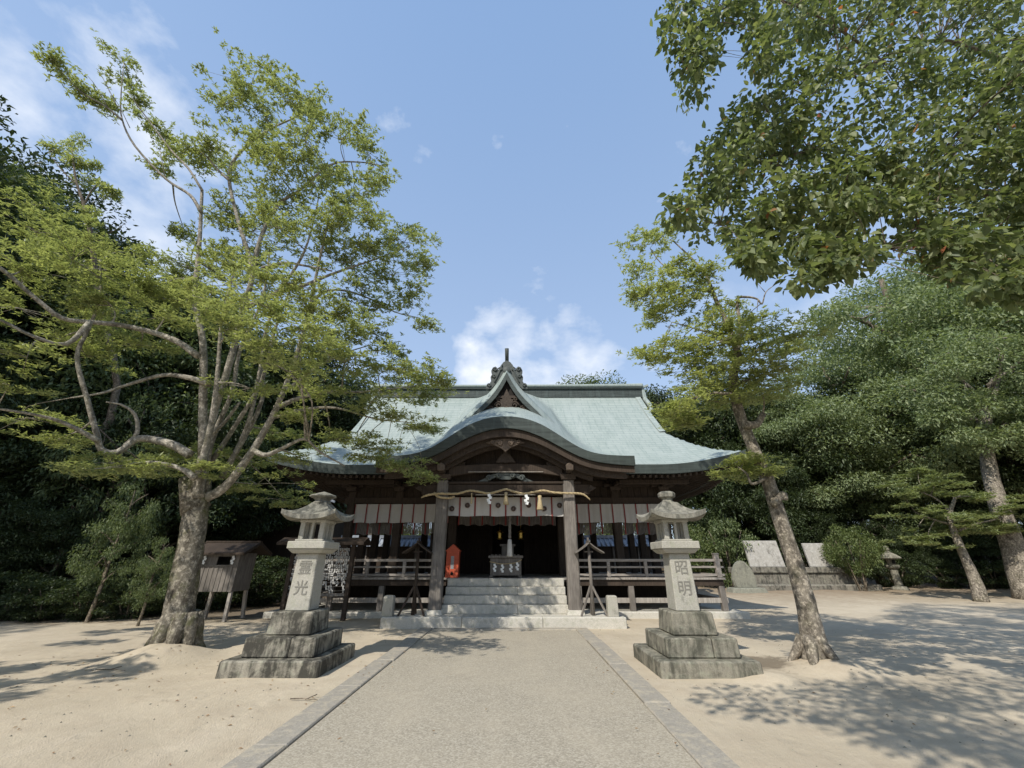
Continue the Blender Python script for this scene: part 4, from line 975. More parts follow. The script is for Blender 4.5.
# ================================================================== BUILDINGS BEHIND
def tiled_slope(m, a0, a1, b0, b1, n, r=.05, mi=0):
    """a rank of half-round tiles between two edges a0-a1 (low) and b0-b1 (high)"""
    a0, a1, b0, b1 = map(Vector, (a0, a1, b0, b1)); m.add([a0, a1, b1, b0], [(0, 1, 2, 3)], mi)
    for i in range(n + 1):
        t = i / n; p_ = a0.lerp(a1, t); q_ = b0.lerp(b1, t); m.tube([p_ + Vector((0, 0, .02)), q_ + Vector((0, 0, .02))], r, 6, mi)
for xa, xb, lab in ((-9.5, -2.95, 'blue-grey tile-topped wall behind the left side of the hall'), (2.95, 8.0, 'blue-grey tile-topped wall behind the right side of the hall')):
    t = thing('tile_topped_wall', lab, 'wall', ((xa + xb) / 2, 24.3, 0), 'tile topped walls behind the hall')
    m = MB(); m.box2((xa, 24.2, 0), (xb, 24.45, 2.35)); m.build('body', M_wood_dark, t)
    m = MB(); 
    for i in range(int((xb - xa) / 1.4) + 1): m.box2((xa + 1.4 * i, 24.14, 0), (xa + 1.4 * i + .12, 24.20, 2.3))
    m.build('posts', M_wood_grey, t)
    m = MB(); tiled_slope(m, (xa - .1, 23.75, 2.34), (xb + .1, 23.75, 2.34), (xa - .1, 24.32, 2.80), (xb + .1, 24.32, 2.80), int((xb - xa) / .24)); tiled_slope(m, (xb + .1, 24.9, 2.34), (xa - .1, 24.9, 2.34), (xb + .1, 24.32, 2.80), (xa - .1, 24.32, 2.80), int((xb - xa) / .24)); m.beam((xa - .1, 24.32, 2.86), (xb + .1, 24.32, 2.86), .2, .16); m.build('tile_roof', M_tile, t)
eL = W(336, 499, 24); eH = W(282, 477, 24)
sb = thing('side_building', 'low wooden building with blue-grey tiled roof behind left of the hall', 'building', (-14, 27, 0)); 
m = MB(); xr_ = eL.x - .5; xl_ = xr_ - 8.5; m.box2((xl_, 24.8, 0), (xr_, 31.5, eL.z + .1)); m.build('wall', M_wood_dark, sb)
xm = (xl_ + xr_) / 2; zr = eL.z + (eL.x - xm) * (eH.z - eL.z) / (eL.x - eH.x) * .9
m = MB(); tiled_slope(m, (eL.x, 24, eL.z), (eL.x, 32.2, eL.z), (xm, 24, zr), (xm, 32.2, zr), 30, .07); tiled_slope(m, (2 * xm - eL.x, 32.2, eL.z), (2 * xm - eL.x, 24, eL.z), (xm, 32.2, zr), (xm, 24, zr), 30, .07)
m.beam((xm, 23.9, zr + .1), (xm, 32.3, zr + .1), .4, .4)
m.beam((eL.x, 24, eL.z - .08), (xm, 24, zr - .08), .1, .3); m.beam((2 * xm - eL.x, 24, eL.z - .08), (xm, 24, zr - .08), .1, .3); m.tube([(eL.x, 24.0, eL.z + .1), (xm, 24.0, zr + .1)], .12, 8); m.build('tile_roof', M_tile, sb)
m = MB(); m.add([(xl_, 24.79, eL.z), (xr_, 24.79, eL.z), (xm, 24.79, zr - .2)], [(0, 1, 2)]); m.build('gable_wall', M_wood_brown, sb)

# ================================================================== TREES
rng = np.random.default_rng(21); random.seed(21)
def px_pad(px, py, rx, ry, Y):
    c = W(px, py, Y); k = depth_of(c) / FPX
    return c, (rx * k, rx * k * .85, max(.08, ry * k * .75))
# ---- old spreading tree on the left
def YA(px, py):
    y = 8.75 - max(0, 480 - py) / 430 * 1.9
    if px > 330: y += (px - 330) / 100 * 1.1
    if px < 150: y -= (150 - px) / 150 * 1.4
    return y
A = Tree('old_tree', 'old spreading many-limbed tree with mossy trunk left of the path', 'tree', (TREE_A.x, TREE_A.y, 0))
def limbA(pts, r0, r1, dy=0, n=8): return A.limb([W(x, y, YA(x, y) + dy) for x, y in pts], r0, r1, n)
tb = Vector((TREE_A.x, TREE_A.y, -.1)); w1 = W(181, 600, 8.75); w2 = W(190, 550, 8.75); w3 = W(196, 512, 8.75); w4 = W(200, 480, 8.72)
trunk_pts = catmull([tb, tb.lerp(w1, .45), w1, w2, w3, w4], 5); kk = len(trunk_pts)
rad = [.24 * math.exp(-i / 2.2) + .265 - .055 * i / kk for i in range(kk)]
A.mb.tube(trunk_pts, rad, 18, wob=.045)
for an in (20, 85, 150, 205, 250, 300, 340):            # flaring roots
    a = R(an); A.mb.tube(catmull([tb + Vector((.18 * math.cos(a), .18 * math.sin(a), .75)), tb + Vector((.34 * math.cos(a), .34 * math.sin(a), .28)), tb + Vector((.58 * math.cos(a), .55 * math.sin(a), .04))], 4), [.15, .15, .14, .12, .10, .08, .07, .05, .03], 8, wob=.08)
A.mb.tube([W(196, 510, 8.75), W(190, 492, 8.7), W(187, 478, 8.68)], [.26, .2, .15], 10, wob=.08)
A.mbl = MB()
limbA([(200, 500), (221, 490), (239, 470), (261, 437), (283, 393), (305, 327), (319, 262), (330, 215)], .115, .02)
limbA([(198, 498), (202, 465), (206, 441), (217, 402), (230, 362), (243, 309), (252, 271), (238, 220), (229, 177), (238, 155), (265, 132), (296, 117), (320, 103)], .11, .012, -.15)
limbA([(203, 455), (203, 402), (203, 344), (195, 300), (198, 262), (200, 235), (202, 190)], .09, .034, -.35)
limbA([(201, 212), (190, 195), (166, 179), (135, 146), (122, 119), (121, 95), (124, 62)], .042, .009, -.5)
limbA([(122, 120), (105, 106), (81, 92), (62, 72), (48, 58)], .028, .008, -.55, 6)
limbA([(202, 190), (188, 168), (171, 150), (150, 122), (138, 106), (128, 92)], .035, .008, -.5, 6)
limbA([(165, 178), (160, 150)], .012, .006, -.5, 5); limbA([(108, 108), (95, 85), (84, 72)], .010, .004, -.6, 4); limbA([(118, 108), (106, 84), (98, 70)], .010, .004, -.6, 4); limbA([(130, 128), (118, 104), (108, 90)], .010, .004, -.55, 4)
limbA([(229, 180), (218, 170), (205, 155), (192, 148)], .04, .01, -.3, 6)
limbA([(252, 271), (262, 235), (278, 205), (300, 190), (330, 165), (358, 162), (384, 166)], .06, .012, .1)
limbA([(243, 309), (274, 294), (305, 285), (332, 274), (373, 260), (410, 246)], .07, .012, .2)
limbA([(262, 268), (285, 263), (301, 265), (332, 271)], .045, .02, 0)
limbA([(305, 327), (318, 296), (340, 290), (368, 298), (395, 312), (420, 318)], .045, .01, .4)
limbA([(274, 296), (290, 276), (305, 250), (315, 215), (319, 195)], .045, .012, 0)
limbA([(275, 408), (300, 398), (325, 392), (360, 392), (400, 388), (436, 384)], .065, .012, .4)
limbA([(272, 418), (300, 410), (336, 408), (376, 419), (405, 422)], .05, .01, .3)
limbA([(252, 450), (266, 455), (285, 447), (305, 439), (320, 452), (345, 466)], .06, .015, -.2)
limbA([(283, 393), (310, 372), (340, 355), (370, 345)], .04, .012, .6)
limbA([(210, 384), (190, 378), (164, 375), (130, 384), (102, 393), (70, 398)], .07, .012, -.5)
limbA([(198, 356), (178, 342), (155, 333), (120, 325), (90, 322), (62, 318), (35, 298), (0, 268), (-40, 250)], .07, .03, -.8)
limbA([(90, 322), (66, 344), (30, 335), (0, 320), (-40, 312)], .05, .015, -.9)
limbA([(190, 455), (175, 446), (155, 440), (137, 439), (118, 452), (102, 450), (97, 435), (88, 402), (77, 357), (88, 330), (100, 298), (100, 260)], .095, .02, -.5)
limbA([(124, 447), (137, 433), (135, 415), (122, 405), (106, 402)], .05, .015, -.5)
limbA([(100, 442), (75, 428), (53, 419), (20, 412), (-30, 405)], .05, .015, -.6)
limbA([(205, 470), (226, 440), (262, 380), (275, 330), (290, 290)], .07, .02, .4); limbA([(235, 455), (262, 400), (262, 350), (275, 300)], .06, .03, .7)
limbA([(204, 478), (212, 440), (232, 392), (240, 350), (262, 300), (270, 250)], .075, .02, .25); limbA([(222, 478), (246, 430), (258, 380), (268, 325), (285, 275)], .07, .018, .5); limbA([(200, 470), (212, 420), (218, 370), (222, 320), (235, 270)], .07, .02, -.6)
limbA([(195, 478), (180, 468), (150, 462), (120, 466)], .07, .012, -.7)
limbA([(200, 442), (222, 425), (240, 402)], .05, .03, .2); limbA([(300, 345), (310, 320), (318, 300)], .04, .02, .2)
PADS_A = """123 60 10 11;122 78 8 8;50 60 5 4;135 98 9 6;152 122 11 6;166 138 12 8;175 155 10 6;158 169 7 4;190 146 15 7;200 162 10 7;100 104 6 4;82 93 5 3;
251 85 28 11;236 98 20 8;225 104 13 8;287 103 30 12;314 112 15 10;305 140 24 13;268 122 26 10;258 146 30 10;225 163 18 9;213 150 12 7;
341 140 26 12;365 150 18 9;378 182 15 10;352 196 28 14;368 213 18 10;330 172 24 12;
269 165 34 13;287 205 38 13;314 184 28 13;251 232 36 11;225 212 20 10;278 228 28 10;323 232 34 12;340 215 22 10;
404 243 28 9;375 249 34 10;418 262 14 7;391 275 28 9;350 262 28 9;413 297 20 7;424 322 12 6;382 306 22 8;360 290 24 8;
287 283 40 10;314 306 34 10;269 308 46 11;233 285 44 11;193 268 36 10;157 288 42 10;215 258 25 9;175 300 30 9;210 300 34 9;
240 255 30 9;186 235 14 8;
112 306 42 10;148 256 20 8;72 260 58 12;36 232 38 12;24 203 28 11;22 270 42 11;18 308 42 10;90 284 50 10;60 240 30 9;110 270 34 9;
373 334 26 8;395 348 16 7;346 334 28 9;323 350 30 9;345 362 38 8;385 370 24 7;300 330 30 9;340 318 26 8;
432 382 24 7;442 378 12 6;425 396 22 7;402 372 30 8;380 392 28 7;392 416 18 6;424 424 18 6;432 432 8 4;370 404 18 6;
356 441 20 7;385 450 22 6;405 466 26 7;422 478 14 5;370 458 20 6;330 440 22 6;
177 452 42 8;200 466 22 8;110 463 40 8;150 470 34 8;85 470 24 7;
27 357 36 9;27 418 36 8;88 357 26 7;60 340 30 8;10 385 24 8;55 440 26 6;
257 484 36 10;274 433 28 8;248 462 30 9;300 458 24 8;285 500 24 9;250 388 22 8;290 372 26 8;320 392 22 7;225 330 26 8;265 350 26 8;300 410 20 6;140 345 30 7;110 330 26 7;165 318 30 8"""
for ent in PADS_A.replace('\n', '').split(';'):
    px, py, rx, ry = map(float, ent.split()); Y = YA(px, py) + random.uniform(-.9, .9) + (.8 if py > 430 and px > 230 else 0)
    if 165 < px < 335 and 262 < py < 375 and random.random() < .55: Y -= random.uniform(1.3, 2.4); moved = True
    else: moved = False
    c, rd = px_pad(px, py, rx, ry, Y)
    A.twig_to(c, .022, 3.2 if moved else (1.1 if py < 175 else 2.0))
    lv, sub = soft_pad(c, (rd[0] * 1.15, rd[1] * 1.15, rd[2] * .95 + .03), int((85 if px > 150 else 62) * rd[0] * rd[1] / .3) + 64, 8, .098, .031, rng); A.parts.append(lv)
    for q in sub[::2]:
        q = Vector(q); A.mbl.tube([c, (c + q) / 2 + Vector((0, 0, .03)), q], [.009, .006, .003], 4, cap=False)
# limbs that reach out of the picture on the left
for (x, y, z, r_) in ((-10.2, 4.2, 5.2, .9), (-11.5, 3.4, 5.5, 1.0), (-9.6, 5.2, 5.8, .8), (-12.5, 5.5, 6.5, 1.1), (-9.0, 2.6, 5.2, .8)):
    A.twig_to((x, y, z), .04, 5)
    for i in range(7):
        o = rand_dirs(1, rng)[0]; A.parts.append(tufts((x + o[0] * r_, y + o[1] * r_, z + o[2] * .25), (.4, .4, .15), 45, 9, .12, .036, rng))
A.finish(M_bark, M_leaf_pine)

# ---- thin young tree behind it
B = Tree('young_tree', 'slim young tree rising behind the old tree at upper left', 'tree', (W(98, 300, 15).x, 15, 0))
B.limb([Vector((W(98, 300, 15).x, 15, -.1)), W(110, 420, 15), W(98, 300, 14), W(91, 235, 13), W(84, 205, 12.6), W(76, 180, 12.4), W(72, 150, 12.2)], .16, .025)
B.limb([W(84, 205, 12.6), W(92, 190, 12.5), W(100, 183, 12.4)], .04, .012, 6); B.limb([W(78, 186, 12.5), W(60, 168, 12.3), W(48, 152, 12.2)], .035, .01, 6); B.limb([W(92, 240, 13.2), W(112, 232, 13), W(127, 222, 12.9)], .03, .008, 6)
for px, py, rx, ry in ((66, 148, 20, 7), (50, 150, 10, 5), (74, 140, 14, 6), (84, 160, 15, 6), (92, 184, 15, 6), (104, 190, 12, 6), (112, 192, 8, 4), (92, 166, 10, 5), (72, 165, 14, 5), (88, 212, 12, 7), (95, 225, 10, 6)):
    c, rd = px_pad(px, py, rx, ry, 12.5 + random.uniform(-.5, .5)); B.twig_to(c, .02)
    for i in range(4): o = rand_dirs(1, rng)[0]; B.parts.append(clump((c.x + o[0] * rd[0] * .6, c.y + o[1] * rd[1] * .6, c.z + o[2] * rd[2] * .5), (rd[0] * .5, rd[1] * .5, rd[2] * .6), 70, .16, .34, rng))
B.finish(M_bark3, M_leaf_pine2)

# ---- leaning tree on the right
C = Tree('leaning_tree', 'leaning tree with bare scaly trunk beside the right lantern', 'tree', (TREE_C.x, TREE_C.y, 0))
def YC(px, py): return 7.85 + max(0, 400 - py) / 170 * .2
tb = Vector((TREE_C.x, TREE_C.y, -.1)); cp = catmull([tb, W(808, 612, 7.85), W(796, 568, 7.87), W(779, 516, 7.9), W(767, 478, 7.92), W(750, 441, 7.95), W(737, 405, 7.97), W(733, 380, 7.97), W(738, 352, 7.95)], 4); kk = len(cp)
C.mb.tube(cp, [.11 * math.exp(-i / 2.0) + .152 - .07 * i / kk for i in range(kk)], 16, wob=.06)
C.samples += [(p_, .08) for p_ in cp[-9:]]
for an in (10, 75, 160, 230, 300):
    a = R(an); C.mb.tube(catmull([tb + Vector((.1 * math.cos(a), .1 * math.sin(a), .5)), tb + Vector((.28 * math.cos(a), .28 * math.sin(a), .24)), tb + Vector((.48 * math.cos(a), .45 * math.sin(a), .04))], 4), [.10, .10, .09, .08, .07, .055, .045, .035, .02], 8, wob=.08)
def limbC(pts, r0, r1, dy=0, n=7): return C.limb([W(x, y, YC(x, y) + dy) for x, y in pts], r0, r1, n)
limbC([(744, 425), (757, 424), (763, 414)], .09, .06, -.05); limbC([(773, 505), (783, 494), (785, 500)], .07, .05, -.12)
limbC([(738, 352), (728, 325), (716, 300), (706, 275), (695, 262), (683, 250), (672, 240)], .07, .012)
limbC([(736, 350), (726, 338), (700, 330), (672, 322)], .04, .01, -.3); limbC([(712, 292), (690, 290), (665, 300), (645, 298)], .035, .008, .2); limbC([(700, 268), (680, 276), (660, 262), (650, 248)], .025, .008, .1)
limbC([(738, 352), (740, 325), (737, 300), (746, 297), (757, 299), (762, 304), (766, 292), (776, 284)], .045, .008, -.1, 6); limbC([(758, 300), (757, 312)], .012, .005, -.1, 5); limbC([(765, 292), (758, 284)], .010, .004, -.1, 5)
limbC([(738, 365), (755, 352), (775, 340), (796, 334)], .05, .01, -.2); limbC([(735, 395), (715, 393), (695, 398), (680, 404)], .04, .01, -.2); limbC([(735, 385), (760, 375), (785, 368)], .04, .01, .2)
limbC([(752, 478), (752, 490), (748, 474), (740, 466)][::-1] and [(766, 478), (752, 484), (747, 474), (738, 467)], .035, .01, -.15, 6)
PADS_C = """654 244 20 9;664 236 16 7;637 272 16 8;648 285 20 8;636 296 12 7;679 262 18 8;679 287 26 9;700 276 14 7;667 313 24 8;650 316 16 6;690 300 20 7;
712 324 28 10;725 312 18 8;745 320 22 9;735 340 26 9;775 330 26 9;796 338 14 7;760 346 24 9;788 350 14 7;662 356 18 6;650 356 8 5;696 356 30 9;680 345 20 7;733 356 30 9;715 345 24 8;770 363 24 8;
704 388 32 9;680 402 24 7;745 384 26 8;775 381 20 7;668 412 12 5;690 418 18 6;720 402 24 7;750 400 18 7;735 372 28 8;700 372 26 8;683 425 12 5;762 392 16 6;
738 468 14 6;730 474 10 5;768 470 7 6;745 458 9 4"""
for ent in PADS_C.replace('\n', '').split(';'):
    px, py, rx, ry = map(float, ent.split()); c, rd = px_pad(px, py, rx, ry, YC(px, py) + random.uniform(-.7, .7) * (0.3 if py > 440 else 1))
    C.twig_to(c, .02)
    lv, sub = soft_pad(c, (rd[0] * 1.15, rd[1] * 1.15, rd[2] * .95 + .03), int(85 * rd[0] * rd[1] / .3) + 64, 8, .098, .031, rng); C.parts.append(lv)
    for q in sub[::2]:
        q = Vector(q); C.mb.tube([c, (c + q) / 2 + Vector((0, 0, .03)), q], [.009, .006, .003], 4, cap=False)
C.finish(M_bark2, M_leaf_pine2)

# ---- big broadleaf tree overhanging from the right, its trunk outside the picture
D = Tree('overhanging_tree', 'large broadleaf tree overhanging the court from the upper right', 'tree', (8.2, 2.2, 0))
D.limb([(8.2, 2.2, -.1), (8.1, 2.0, 1.5), (8.0, 1.6, 3.2), (7.4, 1.0, 5.2), (6.6, .5, 7.0), (5.6, .2, 9.0), (4.5, 0, 11)], .42, .10, 12)
D.limb([(7.7, 1.3, 4.3), W(1070, 195, 4.8), W(960, 190, 5.2), W(890, 165, 5.2), W(810, 150, 5.0), W(730, 190, 4.9)], .10, .010)
D.limb([(7.2, .9, 5.6), W(1040, 60, 4.6), W(940, 40, 4.9), W(880, 60, 5.0), W(820, 90, 5.0), W(770, 110, 4.8)], .07, .010); D.limb([W(880, 60, 5.0), W(840, 30, 4.6), W(780, 0, 4.0), W(725, 8, 3.8), W(692, 30, 3.75), W(682, 62, 3.75)], .03, .006); D.limb([W(822, 92, 5.0), W(838, 60, 4.3), W(832, 20, 4.1), W(826, -30, 4.0)], .015, .014, 6)
D.limb([(7.7, 1.3, 4.3), W(1080, 260, 4.4), W(1000, 250, 4.5), W(930, 225, 4.4), W(870, 258, 4.3)], .06, .010); D.limb([W(960, 190, 5.2), W(850, 225, 4.9), W(780, 238, 4.8), W(720, 225, 4.8)], .03, .008)
D.limb([(6.6, .5, 7.0), (5.0, .3, 7.6), (3.4, 0, 7.6), (1.8, -.4, 7.4)], .12, .02); D.limb([(8.0, 1.6, 3.2), (9.6, 3.0, 5.5), (11.0, 4.4, 7.0)], .15, .03); D.limb([(6.6, .5, 7.0), (6.8, -.8, 8.0), (5.0, -1.9, 8.4)], .12, .02)
poly = [(745, 55), (738, 115), (705, 150), (680, 182), (674, 212), (692, 240), (722, 250), (762, 266), (800, 280), (845, 278), (880, 256), (915, 246), (950, 266), (985, 292), (1030, 312), (1090, 320), (1090, -60), (775, -60)]
polyS = [(668, -20), (668, 35), (675, 62), (690, 88), (702, 66), (722, 46), (748, 20), (770, -20)]
def inside(p_, pl):
    c_ = False; j = len(pl) - 1
    for i in range(len(pl)):
        if (pl[i][1] > p_[1]) != (pl[j][1] > p_[1]) and p_[0] < (pl[j][0] - pl[i][0]) * (p_[1] - pl[i][1]) / (pl[j][1] - pl[i][1]) + pl[i][0]: c_ = not c_
        j = i
    return c_
holes = [(845, 103, 16), (735, 60, 18), (880, 215, 13), (930, 190, 10), (1000, 180, 12), (870, 238, 12), (905, 150, 8), (800, 205, 8), (1010, 110, 9), (955, 95, 8)]
cents = []; tries = 0
while len(cents) < 470 and tries < 30000:
    tries += 1; x, y = random.uniform(660, 1090), random.uniform(-60, 320)
    pl = poly if random.random() < .90 else polyS
    if not inside((x, y), pl) or any(math.hypot(x - a, y - b) < r_ for a, b, r_ in holes): continue
    if any(math.hypot(x - a, y - b) < 7 for a, b in cents[-200:]): continue
    cents.append((x, y))
cents += [(678, 8), (672, 22), (676, 40), (684, 56), (688, 74), (694, 84), (700, 62), (690, 40), (700, 20), (714, 34), (722, 18), (706, 46), (740, 12), (730, -6), (700, -8), (684, -10), (750, -6), (694, 96)]
for x, y in cents:
    edge = y > 235 and x > 740
    Y = random.uniform(3.9, 5.4) if not edge else random.uniform(3.7, 4.4)
    if x < 770 and y < 70: Y = random.uniform(3.5, 3.9)
    c = W(x, y, Y); D.twig_to(c, .014); k2 = depth_of(c) / FPX * 16
    D.parts.append(clump(c, (k2 * 1.15, k2, k2 * .75), 64, .125, .60, rng, True, .5))
for i in range(50):                                     # the rest of the crown, above and behind the camera
    c = Vector((random.uniform(-.4, 6.6), random.uniform(-4.2, .6), random.uniform(6.6, 8.2))); D.twig_to(c, .03); D.parts.append(clump(c, (.70, .70, .40), 260, .13, .55, rng, True, .4))
for i in range(9):
    c = Vector((random.uniform(7.5, 11), random.uniform(1.0, 4), random.uniform(6.2, 9.5))); D.twig_to(c, .03); D.parts.append(clump(c, (.85, .85, .45), 260, .14, .55, rng, True, .4))
D.finish(M_bark3, M_leaf_camphor)

# ---- small leaning pine at the far right
pY = 19.6; E0 = W(981, 601, pY); E0.z = 0
E_ = Tree('small_pine', 'small leaning pine with layered foliage at the right edge', 'tree', E0)
E_.limb([E0 - Vector((0, 0, .1)), W(975, 580, pY), W(966, 560, pY), W(955, 534, pY), W(950, 515, pY), W(955, 498, pY)], .27, .06, 10)
E_.limb([W(954, 532, pY), W(975, 524, pY), W(1003, 518, pY)], .08, .02, 6); E_.limb([W(953, 525, pY), W(935, 520, pY), W(915, 512, pY)], .06, .02, 6); E_.limb([W(950, 512, pY), W(935, 498, pY), W(915, 490, pY)], .06, .02, 6)
for ent in "915 489 26 7;904 496 14 5;935 484 20 6;962 494 22 5;975 497 12 4;918 474 14 6;922 514 24 6;945 520 22 6;965 522 26 6;990 524 16 6;1003 514 18 8;1014 506 10 5;1003 527 18 5;929 541 24 6;912 538 12 5;950 534 16 5;985 530 14 4".split(';'):
    px, py, rx, ry = map(float, ent.split()); c, rd = px_pad(px, py, rx, ry, pY + random.uniform(-.7, .7)); E_.twig_to(c, .04)
    E_.parts.append(soft_pad(c, (rd[0] * 1.0, rd[1] * 1.0, rd[2] * 1.6), int(80 * rd[0] * rd[1]) + 90, 8, .19, .05, rng)[0])
E_.finish(M_bark2, M_leaf_fresh)

# ---- forest trees: a few kinds, then copies
def forest_proto(seed, H, mat, nclump, per, leaf, low=.12, wide=.36, flat=.62):
    rg = np.random.default_rng(seed); random.seed(seed)
    T = Tree('forest_tree', 'x', 'tree', (0, 0, 0))
    T.limb([(0, 0, -.5), (.02 * H, .01 * H, .2 * H), (-.01 * H, .02 * H, .45 * H), (.02 * H, 0, .7 * H), (0, 0, .9 * H)], .03 * H, .006 * H, 9)
    for i in range(9):
        an = i * 2.4; z = (.22 + .07 * i) * H; rr = wide * H * math.sin(math.pi * min(1, (z / H - low * .5) / (1 - low * .5))) * .8
        rr *= .72; T.limb([(0, 0, z), (rr * .5 * math.cos(an), rr * .5 * math.sin(an), z + .06 * H), (rr * math.cos(an), rr * math.sin(an), z + .10 * H)], .011 * H, .003 * H, 6)
    cz = (1 + low) / 2 * H; rz = (1 - low) / 2 * H
    for i in range(nclump):
        q = rand_dirs(1, rg)[0]; rr = rg.random() ** .33 * .92; lump = 1 + .16 * math.sin(q[0] * 5 + seed) * math.cos(q[2] * 6 + q[1] * 4)
        c = np.array([q[0] * wide * H * rr * lump, q[1] * wide * H * rr * lump, cz + q[2] * rz * rr * .9 * lump]); s_ = H * rg.uniform(.055, .10)
        T.parts.append(clump(c, (s_ * 1.2, s_ * 1.2, s_ * flat), per, leaf, .42, rg))
        if i % 3 == 0: T.twig_to(c, .008 * H)
    return T.finish(M_bark3, mat)
protos = {'dark': forest_proto(1, 12, M_leaf_dark, 105, 420, .20), 'dark2': forest_proto(2, 12, M_leaf_dark, 95, 430, .21, .05, .42),
          'mid': forest_proto(3, 12, M_leaf_mid, 100, 420, .19), 'grey': forest_proto(4, 12, M_leaf_grey, 84, 620, .145, .16, .40, .48)}
used = set()
def place(kind, px, ytop, Y, rz, label, group, sxy=1.0):
    t = W(px, ytop, Y); base = hills(t.x, Y) - .3; sc = max(.25, (t.z - base) / 12.2)
    o = protos[kind] if kind not in used else copy_tree(protos[kind]); used.add(kind)
    o.location = (t.x, Y, base); o.rotation_euler = (0, 0, rz); o.scale = (sc * sxy, sc * sxy, sc); o['label'] = label; o['group'] = group; return o
LW = 'tall dark evergreen tree in the wooded slope left of the shrine'; GL = 'trees of the left wood'
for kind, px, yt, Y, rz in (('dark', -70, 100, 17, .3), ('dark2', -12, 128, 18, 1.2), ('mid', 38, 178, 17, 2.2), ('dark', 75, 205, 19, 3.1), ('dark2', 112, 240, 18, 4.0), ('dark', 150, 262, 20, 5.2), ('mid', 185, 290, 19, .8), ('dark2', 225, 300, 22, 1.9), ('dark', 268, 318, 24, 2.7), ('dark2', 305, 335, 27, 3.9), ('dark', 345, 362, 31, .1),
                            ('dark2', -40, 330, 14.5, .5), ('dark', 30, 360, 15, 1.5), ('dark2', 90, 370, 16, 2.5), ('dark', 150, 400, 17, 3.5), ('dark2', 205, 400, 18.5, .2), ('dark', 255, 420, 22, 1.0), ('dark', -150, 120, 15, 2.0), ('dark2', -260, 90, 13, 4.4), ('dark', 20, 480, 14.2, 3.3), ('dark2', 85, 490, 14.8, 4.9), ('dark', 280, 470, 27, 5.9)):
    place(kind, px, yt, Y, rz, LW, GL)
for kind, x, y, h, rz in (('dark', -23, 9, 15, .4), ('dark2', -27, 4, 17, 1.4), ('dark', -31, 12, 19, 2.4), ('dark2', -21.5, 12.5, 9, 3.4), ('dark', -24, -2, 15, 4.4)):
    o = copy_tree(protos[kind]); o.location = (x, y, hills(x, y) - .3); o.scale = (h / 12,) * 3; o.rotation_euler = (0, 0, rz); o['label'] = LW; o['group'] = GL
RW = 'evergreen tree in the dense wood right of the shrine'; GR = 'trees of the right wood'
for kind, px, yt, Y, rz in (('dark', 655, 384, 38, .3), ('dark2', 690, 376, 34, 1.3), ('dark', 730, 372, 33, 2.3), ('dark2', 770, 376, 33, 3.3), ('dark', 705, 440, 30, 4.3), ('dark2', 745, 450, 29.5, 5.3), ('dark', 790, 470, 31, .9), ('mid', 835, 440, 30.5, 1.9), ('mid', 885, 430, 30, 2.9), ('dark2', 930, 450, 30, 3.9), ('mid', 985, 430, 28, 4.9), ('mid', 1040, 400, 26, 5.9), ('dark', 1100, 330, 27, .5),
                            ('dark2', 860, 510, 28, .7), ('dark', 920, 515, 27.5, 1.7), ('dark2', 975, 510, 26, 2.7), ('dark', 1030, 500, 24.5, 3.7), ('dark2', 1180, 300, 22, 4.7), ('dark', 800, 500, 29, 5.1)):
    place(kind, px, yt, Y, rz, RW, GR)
for kind, x, y, h, rz in (('dark2', 33, 20, 13, .4), ('dark', 36, 14, 14, 1.4), ('dark2', 34, 27, 15, 2.4), ('mid', 31, 10, 11, 3.4)):
    o = copy_tree(protos[kind]); o.location = (x, y, hills(x, y) - .3); o.scale = (h / 12,) * 3; o.rotation_euler = (0, 0, rz); o['label'] = RW; o['group'] = GR
for i, (px, yt, Y, rz, lab) in enumerate(((815, 345, 29, .2, 'pale grey-green tree just right of the leaning tree crown'), (868, 252, 28, 1.5, 'tallest pale grey-green feathery tree under the overhanging branches'), (930, 205, 29, 2.8, 'pale grey-green tree partly hidden behind overhanging leaves'), (1005, 215, 26, 4.1, 'pale grey-green tree at the right edge of the photo'), (775, 385, 31, 5.3, 'low pale grey-green tree behind the leaning trunk'), (960, 352, 25.5, .9, 'lower pale grey-green tree above the small leaning pine'))):
    place('grey', px, yt, Y, rz, lab, 'pale feathery trees right of the court')
place('mid', 575, 374, 46, .3, 'tree with rounded crown peeping over the main roof ridge', 'trees behind the roof'); place('mid', 598, 377, 48, 1.9, 'small round tree top right of another over the roof ridge', 'trees behind the roof'); place('dark', 630, 385, 44, 2.0, 'dark tree behind the right end of the roof ridge', 'trees behind the roof')
for px, Y in ((400, 40), (470, 44), (540, 42), (340, 36)): place('mid', px, 470, Y, px, 'green tree standing behind the shrine hall', 'trees behind the roof')
# big bare trunk at the right edge
F = Tree('old_forest_tree', 'big old tree with thick leaning brown trunk at the far right edge', 'tree', (W(1019, 582, 20.5).x, 20.5, 0))
b0 = F.base; F.limb([b0 - Vector((0, 0, .2)), W(1012, 545, 20.5), W(1000, 510, 20.5), W(990, 472, 20.6), W(985, 430, 20.8), W(995, 380, 21)], .50, .2, 12)
for an in range(7):
    a_ = an * .9; p0 = W(988, 440 - an * 9, 20.8); F.limb([p0, p0 + Vector((1.6 * math.cos(a_), 1.4 * math.sin(a_), 1.0)), p0 + Vector((3.4 * math.cos(a_), 2.6 * math.sin(a_), 2.2))], .12, .03, 6)
for i in range(46):
    o = rand_dirs(1, rng)[0]; c = W(998, 405, 19.9) + Vector((o[0] * 4.0, o[1] * 1.5 - .4, o[2] * 3.2 + .6)); F.twig_to(c, .03); F.parts.append(clump(c, (1.0, 1.0, .55), 380, .19, .42, rng))
